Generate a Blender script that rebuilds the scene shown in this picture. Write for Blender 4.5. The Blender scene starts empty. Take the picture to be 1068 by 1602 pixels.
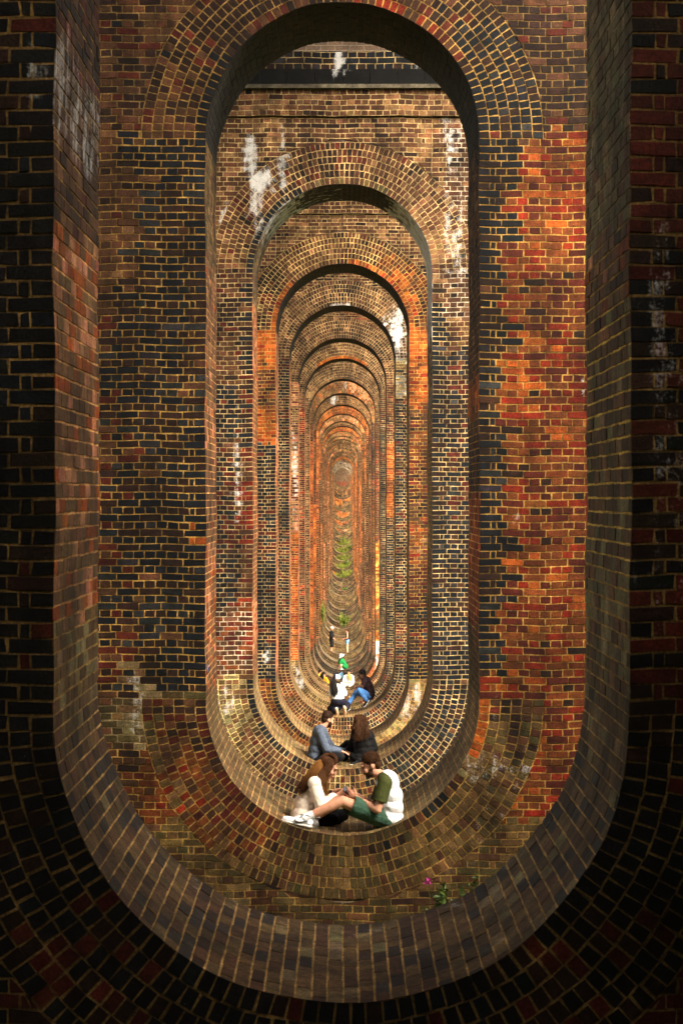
import bpy, bmesh, math, random
import numpy as np
from mathutils import Vector, Matrix

rng = np.random.default_rng(11)
random.seed(5)
SC = bpy.context.scene
COL = SC.collection

# ------------------------------------------------------------------ measures
F = 3130.0            # focal length in pixels of the 1068 x 1602 photograph
CX, CY = 535.5, 777.0
W = 2.78              # width of every opening
R = W / 2
D0, S, T = 9.67, 10.68, 1.76   # first pier front, pier spacing, pier thickness
NP = 35
def yf(n): return D0 + S * (n - 1)
def wpx(n): return F * W / yf(n)
BOT = {1: 1570, 2: 1307, 3: 1203, 4: 1167, 5: 1123, 6: 1102, 7: 1086, 8: 1074, 9: 1062, 10: 1048, 11: 1036,
       12: 1023.5, 13: 1008, 14: 996, 15: 984.5, 16: 974.5, 17: 965, 18: 954, 19: 942.5, 20: 932.5, 21: 924.5, 22: 917.5,
       23: 911.5, 24: 905, 25: 890.5, 26: 877.5, 27: 865.5, 28: 854, 29: 843, 30: 832.5, 31: 822.5, 32: 810,
       33: 794, 34: 776, 35: 761}
TOPW = {0: 1.80, 1: 1.80, 2: 1.80, 3: 1.746, 4: 1.759, 5: 1.79, 6: 1.81, 7: 1.83, 8: 1.79, 9: 1.77, 12: 1.74, 22: 1.76, 35: 1.92}
def zbot(n):
    if n == 0: return -1.5
    return -(BOT[n] - CY) / (F / yf(n))
_k = sorted(TOPW)
def ztop(n): return float(np.interp(n, _k, [TOPW[k] for k in _k])) * W
FLOORS = {n: zbot(n) for n in range(0, NP + 1)}
Z_BAND, Z_SPRING = 5.9, 6.9
XO = 4.2

# ------------------------------------------------------------------ materials
MATS = {}
def nodes_of(name):
    m = bpy.data.materials.new(name); m.use_nodes = True
    nt = m.node_tree; b = nt.nodes['Principled BSDF']
    MATS[name] = m
    return m, nt, b
def N(nt, t, **kw):
    n = nt.nodes.new(t)
    for k, v in kw.items():
        if k in n.inputs.keys() if isinstance(k, str) else False: n.inputs[k].default_value = v
        else: setattr(n, k, v)
    return n
def L(nt, a, b): nt.links.new(a, b)
def math_node(nt, op, a, b=None, clamp=False):
    n = nt.nodes.new('ShaderNodeMath'); n.operation = op; n.use_clamp = clamp
    for i, v in enumerate((a, b)):
        if v is None: continue
        if isinstance(v, (int, float)): n.inputs[i].default_value = v
        else: L(nt, v, n.inputs[i])
    return n.outputs[0]
def noise(nt, vec, scale, detail=3, rough=.55):
    n = nt.nodes.new('ShaderNodeTexNoise'); n.inputs['Scale'].default_value = scale
    n.inputs['Detail'].default_value = detail; n.inputs['Roughness'].default_value = rough
    if vec is not None: L(nt, vec, n.inputs['Vector'])
    return n.outputs['Fac']
def ramp(nt, fac, lo, hi, a=0., b=1.):
    n = nt.nodes.new('ShaderNodeMapRange'); n.interpolation_type = 'SMOOTHSTEP'
    n.inputs['From Min'].default_value = lo; n.inputs['From Max'].default_value = hi
    n.inputs['To Min'].default_value = a; n.inputs['To Max'].default_value = b
    L(nt, fac, n.inputs['Value']); return n.outputs['Result']
def mix(nt, fac, a, b, mode='MIX'):
    n = nt.nodes.new('ShaderNodeMix'); n.data_type = 'RGBA'; n.blend_type = mode
    for sock, v in ((n.inputs[0], fac), (n.inputs[6], a), (n.inputs[7], b)):
        if isinstance(v, (int, float)): sock.default_value = v
        elif isinstance(v, tuple): sock.default_value = (*v[:3], 1)
        else: L(nt, v, sock)
    return n.outputs[2]

def brick_material(name, is_mortar):
    m, nt, b = nodes_of(name)
    at = nt.nodes.new('ShaderNodeAttribute'); at.attribute_name = 'bc'
    geo = nt.nodes.new('ShaderNodeNewGeometry')
    pos = geo.outputs['Position']
    n1 = noise(nt, pos, 9, 4); n2 = noise(nt, pos, 55, 4, .65); n3 = noise(nt, pos, 210, 2)
    # soot and lime run downwards: noise stretched along z
    mp = nt.nodes.new('ShaderNodeMapping'); mp.inputs['Scale'].default_value = (1, 1, .12); L(nt, pos, mp.inputs['Vector'])
    n4 = noise(nt, mp.outputs[0], 7, 4, .6)
    v = math_node(nt, 'MULTIPLY', ramp(nt, n2, .25, .75, .45, 1.5), ramp(nt, n4, .3, .7, .72, 1.22))
    v = math_node(nt, 'MULTIPLY', v, ramp(nt, n3, .3, .7, .8, 1.18))
    v = math_node(nt, 'MULTIPLY', v, ramp(nt, n1, .32, .68, .72, 1.22))
    v = math_node(nt, 'MULTIPLY', v, ramp(nt, noise(nt, pos, 1.5, 3, .6), .33, .67, .58, 1.30))
    gy = nt.nodes.new('ShaderNodeCombineColor')
    for i in range(3): L(nt, v, gy.inputs[i])
    c = mix(nt, 1.0, at.outputs['Color'], gy.outputs[0], 'MULTIPLY')
    # pale lime bloom where the alpha of the attribute asks for it, broken by noise
    st = at.outputs['Alpha']
    s = math_node(nt, 'ADD', st, math_node(nt, 'MULTIPLY', math_node(nt, 'SUBTRACT', n2, .5), .9))
    s = math_node(nt, 'ADD', s, math_node(nt, 'MULTIPLY', math_node(nt, 'SUBTRACT', n1, .5), .9))
    s = math_node(nt, 'ADD', s, math_node(nt, 'MULTIPLY', math_node(nt, 'SUBTRACT', n4, .5), 1.7))
    s = math_node(nt, 'MULTIPLY', ramp(nt, s, .5, 1.0, 0, .9), ramp(nt, st, .03, .3))
    c = mix(nt, s, c, (.52, .51, .50))
    # fine white specks on the face of some bricks
    sp = ramp(nt, noise(nt, pos, 120, 2, .5), .68, .76, 0, .16)
    sp = math_node(nt, 'MULTIPLY', sp, ramp(nt, n1, .5, .62))
    c = mix(nt, sp, c, (.45, .40, .34))
    L(nt, c, b.inputs['Base Color'])
    b.inputs['Roughness'].default_value = .93 if is_mortar else .8
    b.inputs['Specular IOR Level'].default_value = .15 if is_mortar else .16
    bp = nt.nodes.new('ShaderNodeBump'); bp.inputs['Strength'].default_value = .55
    bp.inputs['Distance'].default_value = .006
    h = math_node(nt, 'ADD', n2, math_node(nt, 'MULTIPLY', n3, .6))
    L(nt, h, bp.inputs['Height']); L(nt, bp.outputs[0], b.inputs['Normal'])
    return m
M_BRICK = brick_material('brick', False)
M_MORTAR = brick_material('lime_mortar', True)

def coarse_brick(name, c1, c2, mortar, axes='xz'):
    """brick courses by texture, for the surfaces that carry no modelled bricks"""
    m, nt, b = nodes_of(name)
    geo = nt.nodes.new('ShaderNodeNewGeometry')
    sx = nt.nodes.new('ShaderNodeSeparateXYZ'); L(nt, geo.outputs['Position'], sx.inputs[0])
    cb = nt.nodes.new('ShaderNodeCombineXYZ')
    if axes == 'xz':
        L(nt, math_node(nt, 'ADD', sx.outputs[0], sx.outputs[1]), cb.inputs[0]); L(nt, sx.outputs[2], cb.inputs[1])
    else:
        L(nt, sx.outputs[0], cb.inputs[0])
        L(nt, math_node(nt, 'ADD', sx.outputs[1], sx.outputs[2]), cb.inputs[1])
    t = nt.nodes.new('ShaderNodeTexBrick'); L(nt, cb.outputs[0], t.inputs['Vector'])
    t.inputs['Scale'].default_value = 1; t.inputs['Brick Width'].default_value = .225; t.inputs['Row Height'].default_value = .075
    t.inputs['Mortar Size'].default_value = .006; t.inputs['Bias'].default_value = 0
    t.inputs['Color1'].default_value = (*c1, 1); t.inputs['Color2'].default_value = (*c2, 1); t.inputs['Mortar'].default_value = (*mortar, 1)
    n1 = noise(nt, geo.outputs['Position'], 3, 4); n2 = noise(nt, geo.outputs['Position'], 50, 4)
    v = math_node(nt, 'MULTIPLY', ramp(nt, n1, .3, .7, .6, 1.2), ramp(nt, n2, .3, .7, .7, 1.3))
    gy = nt.nodes.new('ShaderNodeCombineColor')
    for i in range(3): L(nt, v, gy.inputs[i])
    L(nt, mix(nt, 1.0, t.outputs['Color'], gy.outputs[0], 'MULTIPLY'), b.inputs['Base Color'])
    b.inputs['Roughness'].default_value = .9
    bp = nt.nodes.new('ShaderNodeBump'); bp.inputs['Distance'].default_value = .01; bp.inputs['Strength'].default_value = .6
    L(nt, math_node(nt, 'SUBTRACT', n2, t.outputs['Fac']), bp.inputs['Height']); L(nt, bp.outputs[0], b.inputs['Normal'])
    return m
M_CORE = coarse_brick('old_brick_courses', (.10, .05, .03), (.05, .03, .025), (.20, .15, .08))
M_VAULT = coarse_brick('vault_brick', (.13, .075, .045), (.08, .05, .035), (.22, .17, .11), 'xy')
M_END = coarse_brick('abutment_brick', (.10, .050, .018), (.065, .030, .013), (.14, .09, .035))

def plain(name, col, rough=.8, var=.25, scale=40, bump=.3, spec=.3, dist=.004):
    m, nt, b = nodes_of(name)
    geo = nt.nodes.new('ShaderNodeTexCoord')
    n = noise(nt, geo.outputs['Object'], scale, 4)
    lo = tuple(c * (1 - var) for c in col); hi = tuple(min(1, c * (1 + var)) for c in col)
    L(nt, mix(nt, ramp(nt, n, .3, .7), lo, hi), b.inputs['Base Color'])
    b.inputs['Roughness'].default_value = rough; b.inputs['Specular IOR Level'].default_value = spec
    if bump:
        bp = nt.nodes.new('ShaderNodeBump'); bp.inputs['Strength'].default_value = bump; bp.inputs['Distance'].default_value = dist
        L(nt, n, bp.inputs['Height']); L(nt, bp.outputs[0], b.inputs['Normal'])
    return m

# ------------------------------------------------------------------ objects
def link(name, me, mat, parent=None):
    o = bpy.data.objects.new(name, me); COL.objects.link(o)
    for m in (mat if isinstance(mat, (list, tuple)) else [mat]):
        me.materials.append(m)
    if parent is not None: o.parent = parent
    return o
def empty(name, loc=(0, 0, 0)):
    o = bpy.data.objects.new(name, None); COL.objects.link(o); o.location = loc; o.empty_display_size = .2
    return o
def tag(o, label=None, cat=None, group=None, kind=None):
    if label: o['label'] = label
    if cat: o['category'] = cat
    if group: o['group'] = group
    if kind: o['kind'] = kind
    return o
def mesh_np(name, V, Q, mi=None, colors=None, smooth=False):
    """V (n,3), Q (m,4) quads"""
    me = bpy.data.meshes.new(name)
    me.vertices.add(len(V)); me.vertices.foreach_set('co', np.ascontiguousarray(V, dtype=np.float32).ravel())
    me.loops.add(Q.size); me.loops.foreach_set('vertex_index', np.ascontiguousarray(Q, dtype=np.int32).ravel())
    me.polygons.add(len(Q))
    me.polygons.foreach_set('loop_start', np.arange(len(Q), dtype=np.int32) * 4)
    if mi is not None: me.polygons.foreach_set('material_index', np.ascontiguousarray(mi, dtype=np.int32))
    me.polygons.foreach_set('use_smooth', np.full(len(Q), smooth))
    me.update(calc_edges=True)
    if colors is not None:
        a = me.attributes.new('bc', 'FLOAT_COLOR', 'POINT')
        a.data.foreach_set('color', np.ascontiguousarray(colors, dtype=np.float32).ravel())
    return me

# ------------------------------------------------------------------ colours of the bricks
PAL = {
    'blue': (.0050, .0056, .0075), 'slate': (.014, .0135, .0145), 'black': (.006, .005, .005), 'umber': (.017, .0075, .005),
    'brown': (.060, .024, .011), 'tan': (.130, .062, .026), 'dkred': (.055, .009, .005), 'russet': (.105, .026, .0065), 'red': (.135, .0125, .004),
    'orange': (.235, .050, .0075), 'flame': (.36, .080, .011), 'olive': (.092, .050, .018), 'moss': (.052, .034, .013),
    'khaki': (.155, .110, .048), 'grey': (.14, .125, .105), 'pink': (.36, .14, .07), 'yellow': (.40, .215, .045), 'white': (.42, .39, .36),
}
PK = list(PAL); PV = np.array([PAL[k] for k in PK]); LUM = np.argsort(PV @ np.array([.5, .4, .1]))
def wts(s):
    w = np.zeros(len(PK))
    for t in s.split():
        k, v = t.split(':'); w[PK.index(k)] = float(v)
    return w / w.sum()
GOLD = (.36, .205, .05); CREAM = (.40, .275, .12); PALE = (.55, .45, .31); OCHRE = (.27, .158, .042); DRAB = (.24, .175, .08); RUST = (.56, .28, .10)
MIX = {k: wts(v) for k, v in {
    'engine': 'blue:6 slate:2 umber:3 brown:1', 'engine2': 'blue:4 slate:2 umber:3 dkred:2 brown:1',
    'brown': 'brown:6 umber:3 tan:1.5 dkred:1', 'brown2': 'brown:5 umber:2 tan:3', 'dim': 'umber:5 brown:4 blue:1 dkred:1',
    'fire': 'red:5 orange:4 russet:6 dkred:4 umber:2 flame:.5', 'orange': 'orange:6 flame:2 red:1 russet:2', 'rust': 'brown:4 russet:4 umber:2 dkred:2.5 red:.6 orange:.5 tan:.6', 'auburn': 'dkred:4 brown:3 umber:1.5 red:.7',
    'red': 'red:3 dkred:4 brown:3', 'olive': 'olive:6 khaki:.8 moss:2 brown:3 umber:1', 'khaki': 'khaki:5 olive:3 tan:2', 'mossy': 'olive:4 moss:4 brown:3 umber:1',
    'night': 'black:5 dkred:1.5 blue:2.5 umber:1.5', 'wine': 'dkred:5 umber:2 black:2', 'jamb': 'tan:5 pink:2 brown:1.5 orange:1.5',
    'floor': 'khaki:5 tan:3 olive:2', 'oldfloor': 'olive:5 umber:2 slate:1.5 khaki:2 brown:1.5', 'greyfloor': 'grey:3 olive:3 khaki:2 slate:2', 'yellow': 'yellow:4 orange:2 tan:3', 'white': 'white:4 grey:2 tan:1',
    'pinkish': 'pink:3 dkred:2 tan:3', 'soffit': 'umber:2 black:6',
}.items()}

# zones in photograph pixels of the pier's front plane: (pier, surface, x0, x1, y0, y1, mix, mortar, lime)
# surfaces: face, ring (top arch), inv (lower arch rings), lin (straight jambs), top (arch lining), flo (invert lining)
Z = []
def zn(n, surf, x0, x1, y0, y1, mixn, mortar=None, lime=0.): Z.append((n, surf, x0, x1, y0, y1, mixn, mortar, lime))
BIG = 4000
for n in range(0, NP + 1):
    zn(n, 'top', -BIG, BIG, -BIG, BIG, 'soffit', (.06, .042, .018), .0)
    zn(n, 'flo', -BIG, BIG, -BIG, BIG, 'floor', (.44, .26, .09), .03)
# pier 1
zn(1, 'flo', -BIG, BIG, -BIG, BIG, 'oldfloor', (.34, .20, .07), .05)
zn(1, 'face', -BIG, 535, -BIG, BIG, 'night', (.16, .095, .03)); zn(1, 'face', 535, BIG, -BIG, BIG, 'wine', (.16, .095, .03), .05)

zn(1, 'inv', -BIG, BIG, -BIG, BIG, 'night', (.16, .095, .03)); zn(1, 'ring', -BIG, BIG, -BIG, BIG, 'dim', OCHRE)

zn(1, 'lin', 0, 535, -BIG, 330, 'brown', OCHRE, .05); zn(1, 'lin', 0, 535, 330, BIG, 'jamb', RUST, .08)
zn(1, 'lin', 0, 535, 980, BIG, 'oldfloor', OCHRE); zn(1, 'lin', 535, BIG, 1020, BIG, 'oldfloor', OCHRE)
zn(1, 'lin', 535, BIG, -BIG, 330, 'khaki', DRAB, .08); zn(1, 'lin', 535, BIG, 330, 470, 'jamb', GOLD, .06); zn(1, 'lin', 535, BIG, 470, BIG, 'khaki', (.70, .43, .09), .03); zn(1, 'lin', 535, BIG, 900, BIG, 'khaki', GOLD, .04)
# pier 2
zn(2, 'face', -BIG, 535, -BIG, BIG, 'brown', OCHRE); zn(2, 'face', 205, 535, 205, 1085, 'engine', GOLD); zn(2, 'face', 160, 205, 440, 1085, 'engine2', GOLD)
zn(2, 'face', -BIG, 300, -BIG, 200, 'dim', (.17, .105, .035), .05)  # sooty top courses, mortar and bricks darkened further to imitate shade at the edge
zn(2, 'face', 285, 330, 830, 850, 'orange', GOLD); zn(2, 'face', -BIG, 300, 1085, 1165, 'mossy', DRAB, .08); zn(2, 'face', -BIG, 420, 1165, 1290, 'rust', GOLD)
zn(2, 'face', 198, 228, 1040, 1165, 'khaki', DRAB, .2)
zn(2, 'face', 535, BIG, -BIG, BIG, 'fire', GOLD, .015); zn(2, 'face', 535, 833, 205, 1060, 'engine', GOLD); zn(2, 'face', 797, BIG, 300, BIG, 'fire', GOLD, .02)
zn(2, 'face', 812, BIG, 240, 320, 'fire', GOLD); zn(2, 'face', 535, BIG, -BIG, 205, 'dim', (.17, .105, .035))  # upper right: soot plus edge shade put into the brick and mortar colour
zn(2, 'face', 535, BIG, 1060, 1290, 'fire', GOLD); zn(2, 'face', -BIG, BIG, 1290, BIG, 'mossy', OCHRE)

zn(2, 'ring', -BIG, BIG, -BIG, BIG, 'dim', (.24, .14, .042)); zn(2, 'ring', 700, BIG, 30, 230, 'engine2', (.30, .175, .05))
zn(2, 'ring0', 560, 715, -BIG, 85, 'red', GOLD); zn(2, 'ring0', 300, 350, 90, 230, 'engine', GOLD); zn(2, 'ring0', 715, 800, 80, 230, 'engine', GOLD); zn(2, 'ring', 235, 320, 100, 210, 'brown', OCHRE, .04)
zn(2, 'inv', -BIG, BIG, -BIG, BIG, 'olive', OCHRE, .05); zn(2, 'inv', -BIG, 440, -BIG, 1330, 'rust', OCHRE, .04); zn(2, 'inv', 440, 660, 1310, BIG, 'mossy', OCHRE, .06)
zn(2, 'inv0', 715, 830, 1060, 1185, 'orange', GOLD, .03); zn(2, 'inv', 735, 790, 1060, 1170, 'auburn', GOLD); zn(2, 'inv0', 620, 735, 1185, 1290, 'engine', GOLD); zn(2, 'inv0', 300, 450, 1100, 1290, 'auburn', OCHRE); zn(2, 'inv0', 440, 620, 1270, 1400, 'mossy', OCHRE); zn(2, 'inv', 520, 640, 1300, 1330, 'engine2', GOLD); zn(2, 'inv', 725, 830, 1130, 1320, 'olive', OCHRE, .22)
zn(2, 'inv', 232, 262, 1100, 1300, 'mossy', OCHRE, .1)
zn(2, 'lin', 0, 535, -BIG, 400, 'olive', DRAB, .16); zn(2, 'lin', 0, 535, 400, BIG, 'jamb', RUST, .05); zn(2, 'lin', 535, BIG, -BIG, BIG, 'brown', GOLD)
zn(2, 'lin', 535, BIG, 590, 640, 'orange', OCHRE); zn(2, 'lin', 535, BIG, 775, 985, 'orange', RUST); zn(2, 'lin', 535, BIG, 985, BIG, 'olive', OCHRE)
# pier 3
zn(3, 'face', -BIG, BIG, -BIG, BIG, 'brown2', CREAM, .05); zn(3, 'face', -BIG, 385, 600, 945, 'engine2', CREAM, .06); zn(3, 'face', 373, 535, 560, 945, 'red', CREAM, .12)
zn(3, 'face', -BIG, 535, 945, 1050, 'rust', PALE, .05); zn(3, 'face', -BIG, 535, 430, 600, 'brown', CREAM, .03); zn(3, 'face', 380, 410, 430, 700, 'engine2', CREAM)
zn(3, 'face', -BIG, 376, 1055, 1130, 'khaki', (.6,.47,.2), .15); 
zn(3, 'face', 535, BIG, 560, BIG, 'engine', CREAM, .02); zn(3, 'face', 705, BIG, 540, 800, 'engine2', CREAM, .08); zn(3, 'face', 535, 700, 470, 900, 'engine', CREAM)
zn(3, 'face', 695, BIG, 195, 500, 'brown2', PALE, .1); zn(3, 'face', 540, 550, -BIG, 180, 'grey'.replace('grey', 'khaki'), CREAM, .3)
zn(3, 'ring', -BIG, BIG, -BIG, BIG, 'brown', (.46, .30, .12), .03); zn(3, 'ring', 640, BIG, 250, 520, 'brown2', CREAM, .22); zn(3, 'ring0', -BIG, 480, -BIG, 560, 'engine', CREAM, .1); zn(3, 'ring0', 480, 620, -BIG, 400, 'mossy', CREAM, .1)
zn(3, 'ring', 420, 455, 240, 300, 'brown2', CREAM, .3)
zn(3, 'inv', -BIG, 535, -BIG, BIG, 'olive', CREAM, .08); zn(3, 'inv0', 385, 520, 1055, 1300, 'engine', CREAM); zn(3, 'inv', 400, 520, 1130, 1300, 'brown', CREAM, .05); zn(3, 'inv', -BIG, 374, 1055, 1160, 'khaki', (.6,.47,.2), .15)
zn(3, 'inv', 560, BIG, -BIG, 1240, 'engine', CREAM, .02)
zn(3, 'lin', 0, 535, -BIG, 470, 'olive', DRAB, .3); zn(3, 'lin', 0, 535, 470, BIG, 'jamb', RUST, .05); zn(3, 'lin', 535, BIG, -BIG, 640, 'greyfloor', DRAB, .3); zn(3, 'lin', 535, BIG, 640, BIG, 'khaki', GOLD, .05)
zn(3, 'top', 380, 470, -BIG, BIG, 'mossy', DRAB, .3); zn(3, 'top', 610, 700, -BIG, BIG, 'greyfloor', DRAB, .35)
# pier 4
zn(4, 'face', -BIG, BIG, -BIG, BIG, 'brown2', CREAM, .03); zn(4, 'face', -BIG, 535, 430, 695, 'orange', GOLD, .02); zn(4, 'face', -BIG, 535, 575, 640, 'rust', GOLD, .02)
zn(4, 'face', -BIG, 535, 695, 1062, 'engine2', CREAM, .03); zn(4, 'face', 535, BIG, 470, 950, 'orange', GOLD, .02); zn(4, 'face', 535, BIG, 640, 950, 'rust', GOLD, .02)
zn(4, 'face', 535, BIG, 950, BIG, 'engine2', GOLD, .05); zn(4, 'ring', -BIG, BIG, -BIG, BIG, 'brown', (.50, .34, .12), .03); zn(4, 'ring0', 420, 470, 440, 560, 'orange', GOLD)
zn(4, 'ring', 590, BIG, 400, 560, 'rust', GOLD); zn(4, 'ring', 605, 650, 425, 560, 'orange', GOLD); zn(4, 'ring0', 535, 650, 400, 560, 'orange', GOLD); zn(4, 'inv', -BIG, BIG, -BIG, BIG, 'rust', GOLD, .04); zn(4, 'inv0', 428, 520, 1060, 1190, 'engine2', GOLD); zn(4, 'inv', 540, BIG, 1060, 1300, 'khaki', GOLD, .2)

zn(4, 'lin', 0, 535, -BIG, BIG, 'jamb', RUST, .04); zn(4, 'lin', 535, BIG, -BIG, BIG, 'khaki', RUST, .05)
# pier 5
zn(5, 'face', -BIG, BIG, -BIG, BIG, 'engine2', CREAM, .05); zn(5, 'ring', -BIG, BIG, -BIG, BIG, 'brown2', CREAM, .08); zn(5, 'ring', 600, BIG, 480, 570, 'brown2', PALE, .4); zn(5, 'face', 535, BIG, -BIG, 620, 'grey'.replace('grey', 'greyfloor'), CREAM, .3)
zn(5, 'inv', -BIG, 535, -BIG, BIG, 'rust', CREAM, .05); zn(5, 'inv', 535, BIG, -BIG, BIG, 'engine2', CREAM, .03); zn(5, 'face', -BIG, BIG, -BIG, 500, 'brown2', CREAM, .05)
# pier 6
zn(6, 'face', -BIG, 535, -BIG, 560, 'brown2', CREAM, .03); zn(6, 'face', -BIG, 535, 560, 700, 'pinkish', CREAM, .18); zn(6, 'face', -BIG, 535, 700, 830, 'pinkish', CREAM, .25); zn(6, 'face', -BIG, 535, 830, BIG, 'orange', CREAM, .08)
zn(6, 'face', 535, BIG, -BIG, 690, 'rust', CREAM, .03); zn(6, 'face', 535, BIG, 690, 810, 'orange', RUST); zn(6, 'face', 535, BIG, 810, BIG, 'engine2', CREAM, .05); zn(6, 'ring', -BIG, BIG, -BIG, BIG, 'brown2', CREAM, .04)
zn(6, 'inv', -BIG, BIG, -BIG, BIG, 'olive', CREAM, .22); zn(6, 'inv', 560, BIG, -BIG, BIG, 'engine2', CREAM, .05)
# pier 7 and 8
zn(7, 'face', -BIG, BIG, -BIG, BIG, 'red', CREAM, .12); zn(7, 'face', 535, BIG, -BIG, BIG, 'engine2', CREAM, .05); zn(7, 'ring', -BIG, BIG, -BIG, BIG, 'brown2', CREAM, .04); zn(7, 'ring0', 500, 575, 540, 575, 'orange', GOLD); zn(7, 'inv', -BIG, BIG, -BIG, BIG, 'brown', CREAM, .08)
zn(8, 'face', -BIG, BIG, -BIG, BIG, 'brown2', CREAM, .06); zn(8, 'face', 535, BIG, 660, 845, 'red', CREAM, .1); zn(8, 'face', 535, BIG, 845, 1005, 'yellow', OCHRE, .05); zn(8, 'face', 535, BIG, 1005, BIG, 'white', PALE, .6); zn(8, 'ring', -BIG, BIG, -BIG, BIG, 'brown2', CREAM, .05)
zn(8, 'inv', -BIG, BIG, -BIG, BIG, 'olive', CREAM, .08); zn(8, 'inv', 560, BIG, -BIG, BIG, 'orange', CREAM, .12)
# farther piers: each has its own patches
rz = random.Random(3)
for n in range(9, NP + 1):
    zn(n, 'flo', -BIG, BIG, -BIG, BIG, 'greyfloor', CREAM, .16)
    for side in (0, 1):
        a, b = (-BIG, 535.5) if side == 0 else (535.5, BIG)
        t, bo = CY - ztop(n) * F / yf(n), BOT[n]
        y = t - 40
        while y < bo + 40:
            h = rz.uniform(.18, .5) * (bo - t)
            k = rz.choice(['brown', 'rust', 'orange', 'engine2', 'pinkish', 'brown', 'dim', 'orange', 'rust', 'orange'])
            zn(n, 'face', a, b, y, y + h, k, rz.choice([(.34, .21, .08), (.36, .19, .05), (.36, .17, .06)]), rz.choice([.0, .02, .06, .15]))
            y += h
        zn(n, 'lin', a, b, -BIG, BIG, rz.choice(['jamb', 'jamb', 'khaki', 'rust']), RUST, rz.choice([.03, .05, .2]))
    zn(n, 'ring', -BIG, BIG, -BIG, BIG, rz.choice(['brown2', 'brown2', 'jamb', 'orange' if n > 10 else 'brown2']), (.34, .20, .07), rz.choice([.02, .03, .12]))
    if n >= 27:
        zn(n, 'ring', -BIG, BIG, -BIG, BIG, rz.choice(['khaki', 'brown2', 'greyfloor']), PALE, rz.choice([.15, .35, .3]))
        zn(n, 'lin', -BIG, BIG, -BIG, BIG, 'greyfloor', PALE, .3)
    zn(n, 'inv', -BIG, BIG, -BIG, BIG, rz.choice(['mossy', 'dim', 'olive', 'mossy', 'dim', 'engine2']), (.20, .14, .06), rz.choice([.03, .06, .1]))
for n in (5, 6, 7, 8):
    for a, b in ((-BIG, 535), (535, BIG)): zn(n, 'lin', a, b, -BIG, BIG, 'jamb' if a < 0 else 'khaki', RUST, .06)
zn(0, 'face', -BIG, BIG, -BIG, BIG, 'dim', OCHRE); zn(0, 'ring', -BIG, BIG, -BIG, BIG, 'dim', OCHRE); zn(0, 'inv', -BIG, BIG, -BIG, BIG, 'dim', OCHRE); zn(0, 'lin', -BIG, BIG, -BIG, BIG, 'dim', OCHRE)
LIME = []   # soft lime blooms: pier, surfaces, centre and radii in photograph pixels, strength
def lm(n, surfs, cx, cy, rx, ry, k): LIME.append((n, surfs, cx, cy, rx, ry, k))
lm(1, ('lin',), 85, 120, 60, 130, .5); lm(1, ('face',), 50, 125, 16, 70, .6); lm(1, ('face',), 1045, 500, 60, 270, .38); lm(1, ('face',), 1030, 840, 60, 170, .36)
lm(1, ('lin',), 985, 150, 40, 300, .2); lm(2, ('face',), 212, 1100, 12, 70, .5); lm(2, ('face',), 910, 605, 9, 30, .85); lm(2, ('face',), 790, 1120, 30, 60, .3)
lm(2, ('inv',), 780, 1215, 60, 60, .28); lm(2, ('inv',), 745, 1290, 60, 40, .22); lm(2, ('face',), 800, 810, 25, 12, .5); lm(2, ('face',), 800, 950, 25, 14, .45)
lm(3, ('face', 'ring'), 391, 245, 20, 50, .8); lm(3, ('face', 'ring'), 440, 265, 10, 100, .55); lm(3, ('face', 'ring'), 715, 330, 24, 160, .38); lm(3, ('face', 'ring'), 700, 200, 20, 60, .5)
lm(3, ('ring',), 415, 280, 14, 25, .7); lm(3, ('ring', 'top'), 400, 320, 20, 60, .5); lm(3, ('top', 'lin'), 677, 420, 30, 140, .65); lm(3, ('face', 'inv'), 355, 1095, 20, 45, .45)
lm(3, ('face',), 372, 740, 6, 120, .45); lm(3, ('face',), 350, 350, 10, 40, .6); lm(3, ('none', ), 530, 90, 12, 40, .9); lm(3, ('none',), 660, 110, 20, 40, .5)
lm(4, ('face',), 417, 1028, 7, 18, .9); lm(4, ('inv',), 640, 1100, 25, 40, .5); lm(5, ('face', 'ring'), 622, 520, 10, 60, .5); lm(5, ('face',), 440, 540, 6, 40, .5)
lm(6, ('face',), 461, 720, 6, 110, .55); lm(6, ('inv',), 470, 1060, 12, 30, .6); lm(8, ('face', 'inv'), 588, 1040, 5, 32, .6); lm(5, ('ring',), 535, 478, 30, 8, .6)
lm(9, ('ring',), 535, 600, 14, 16, .45); lm(10, ('ring',), 520, 625, 14, 14, .45)
ZBY = {}
for z in Z: ZBY.setdefault((z[0], z[1]), []).append(z)

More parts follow.
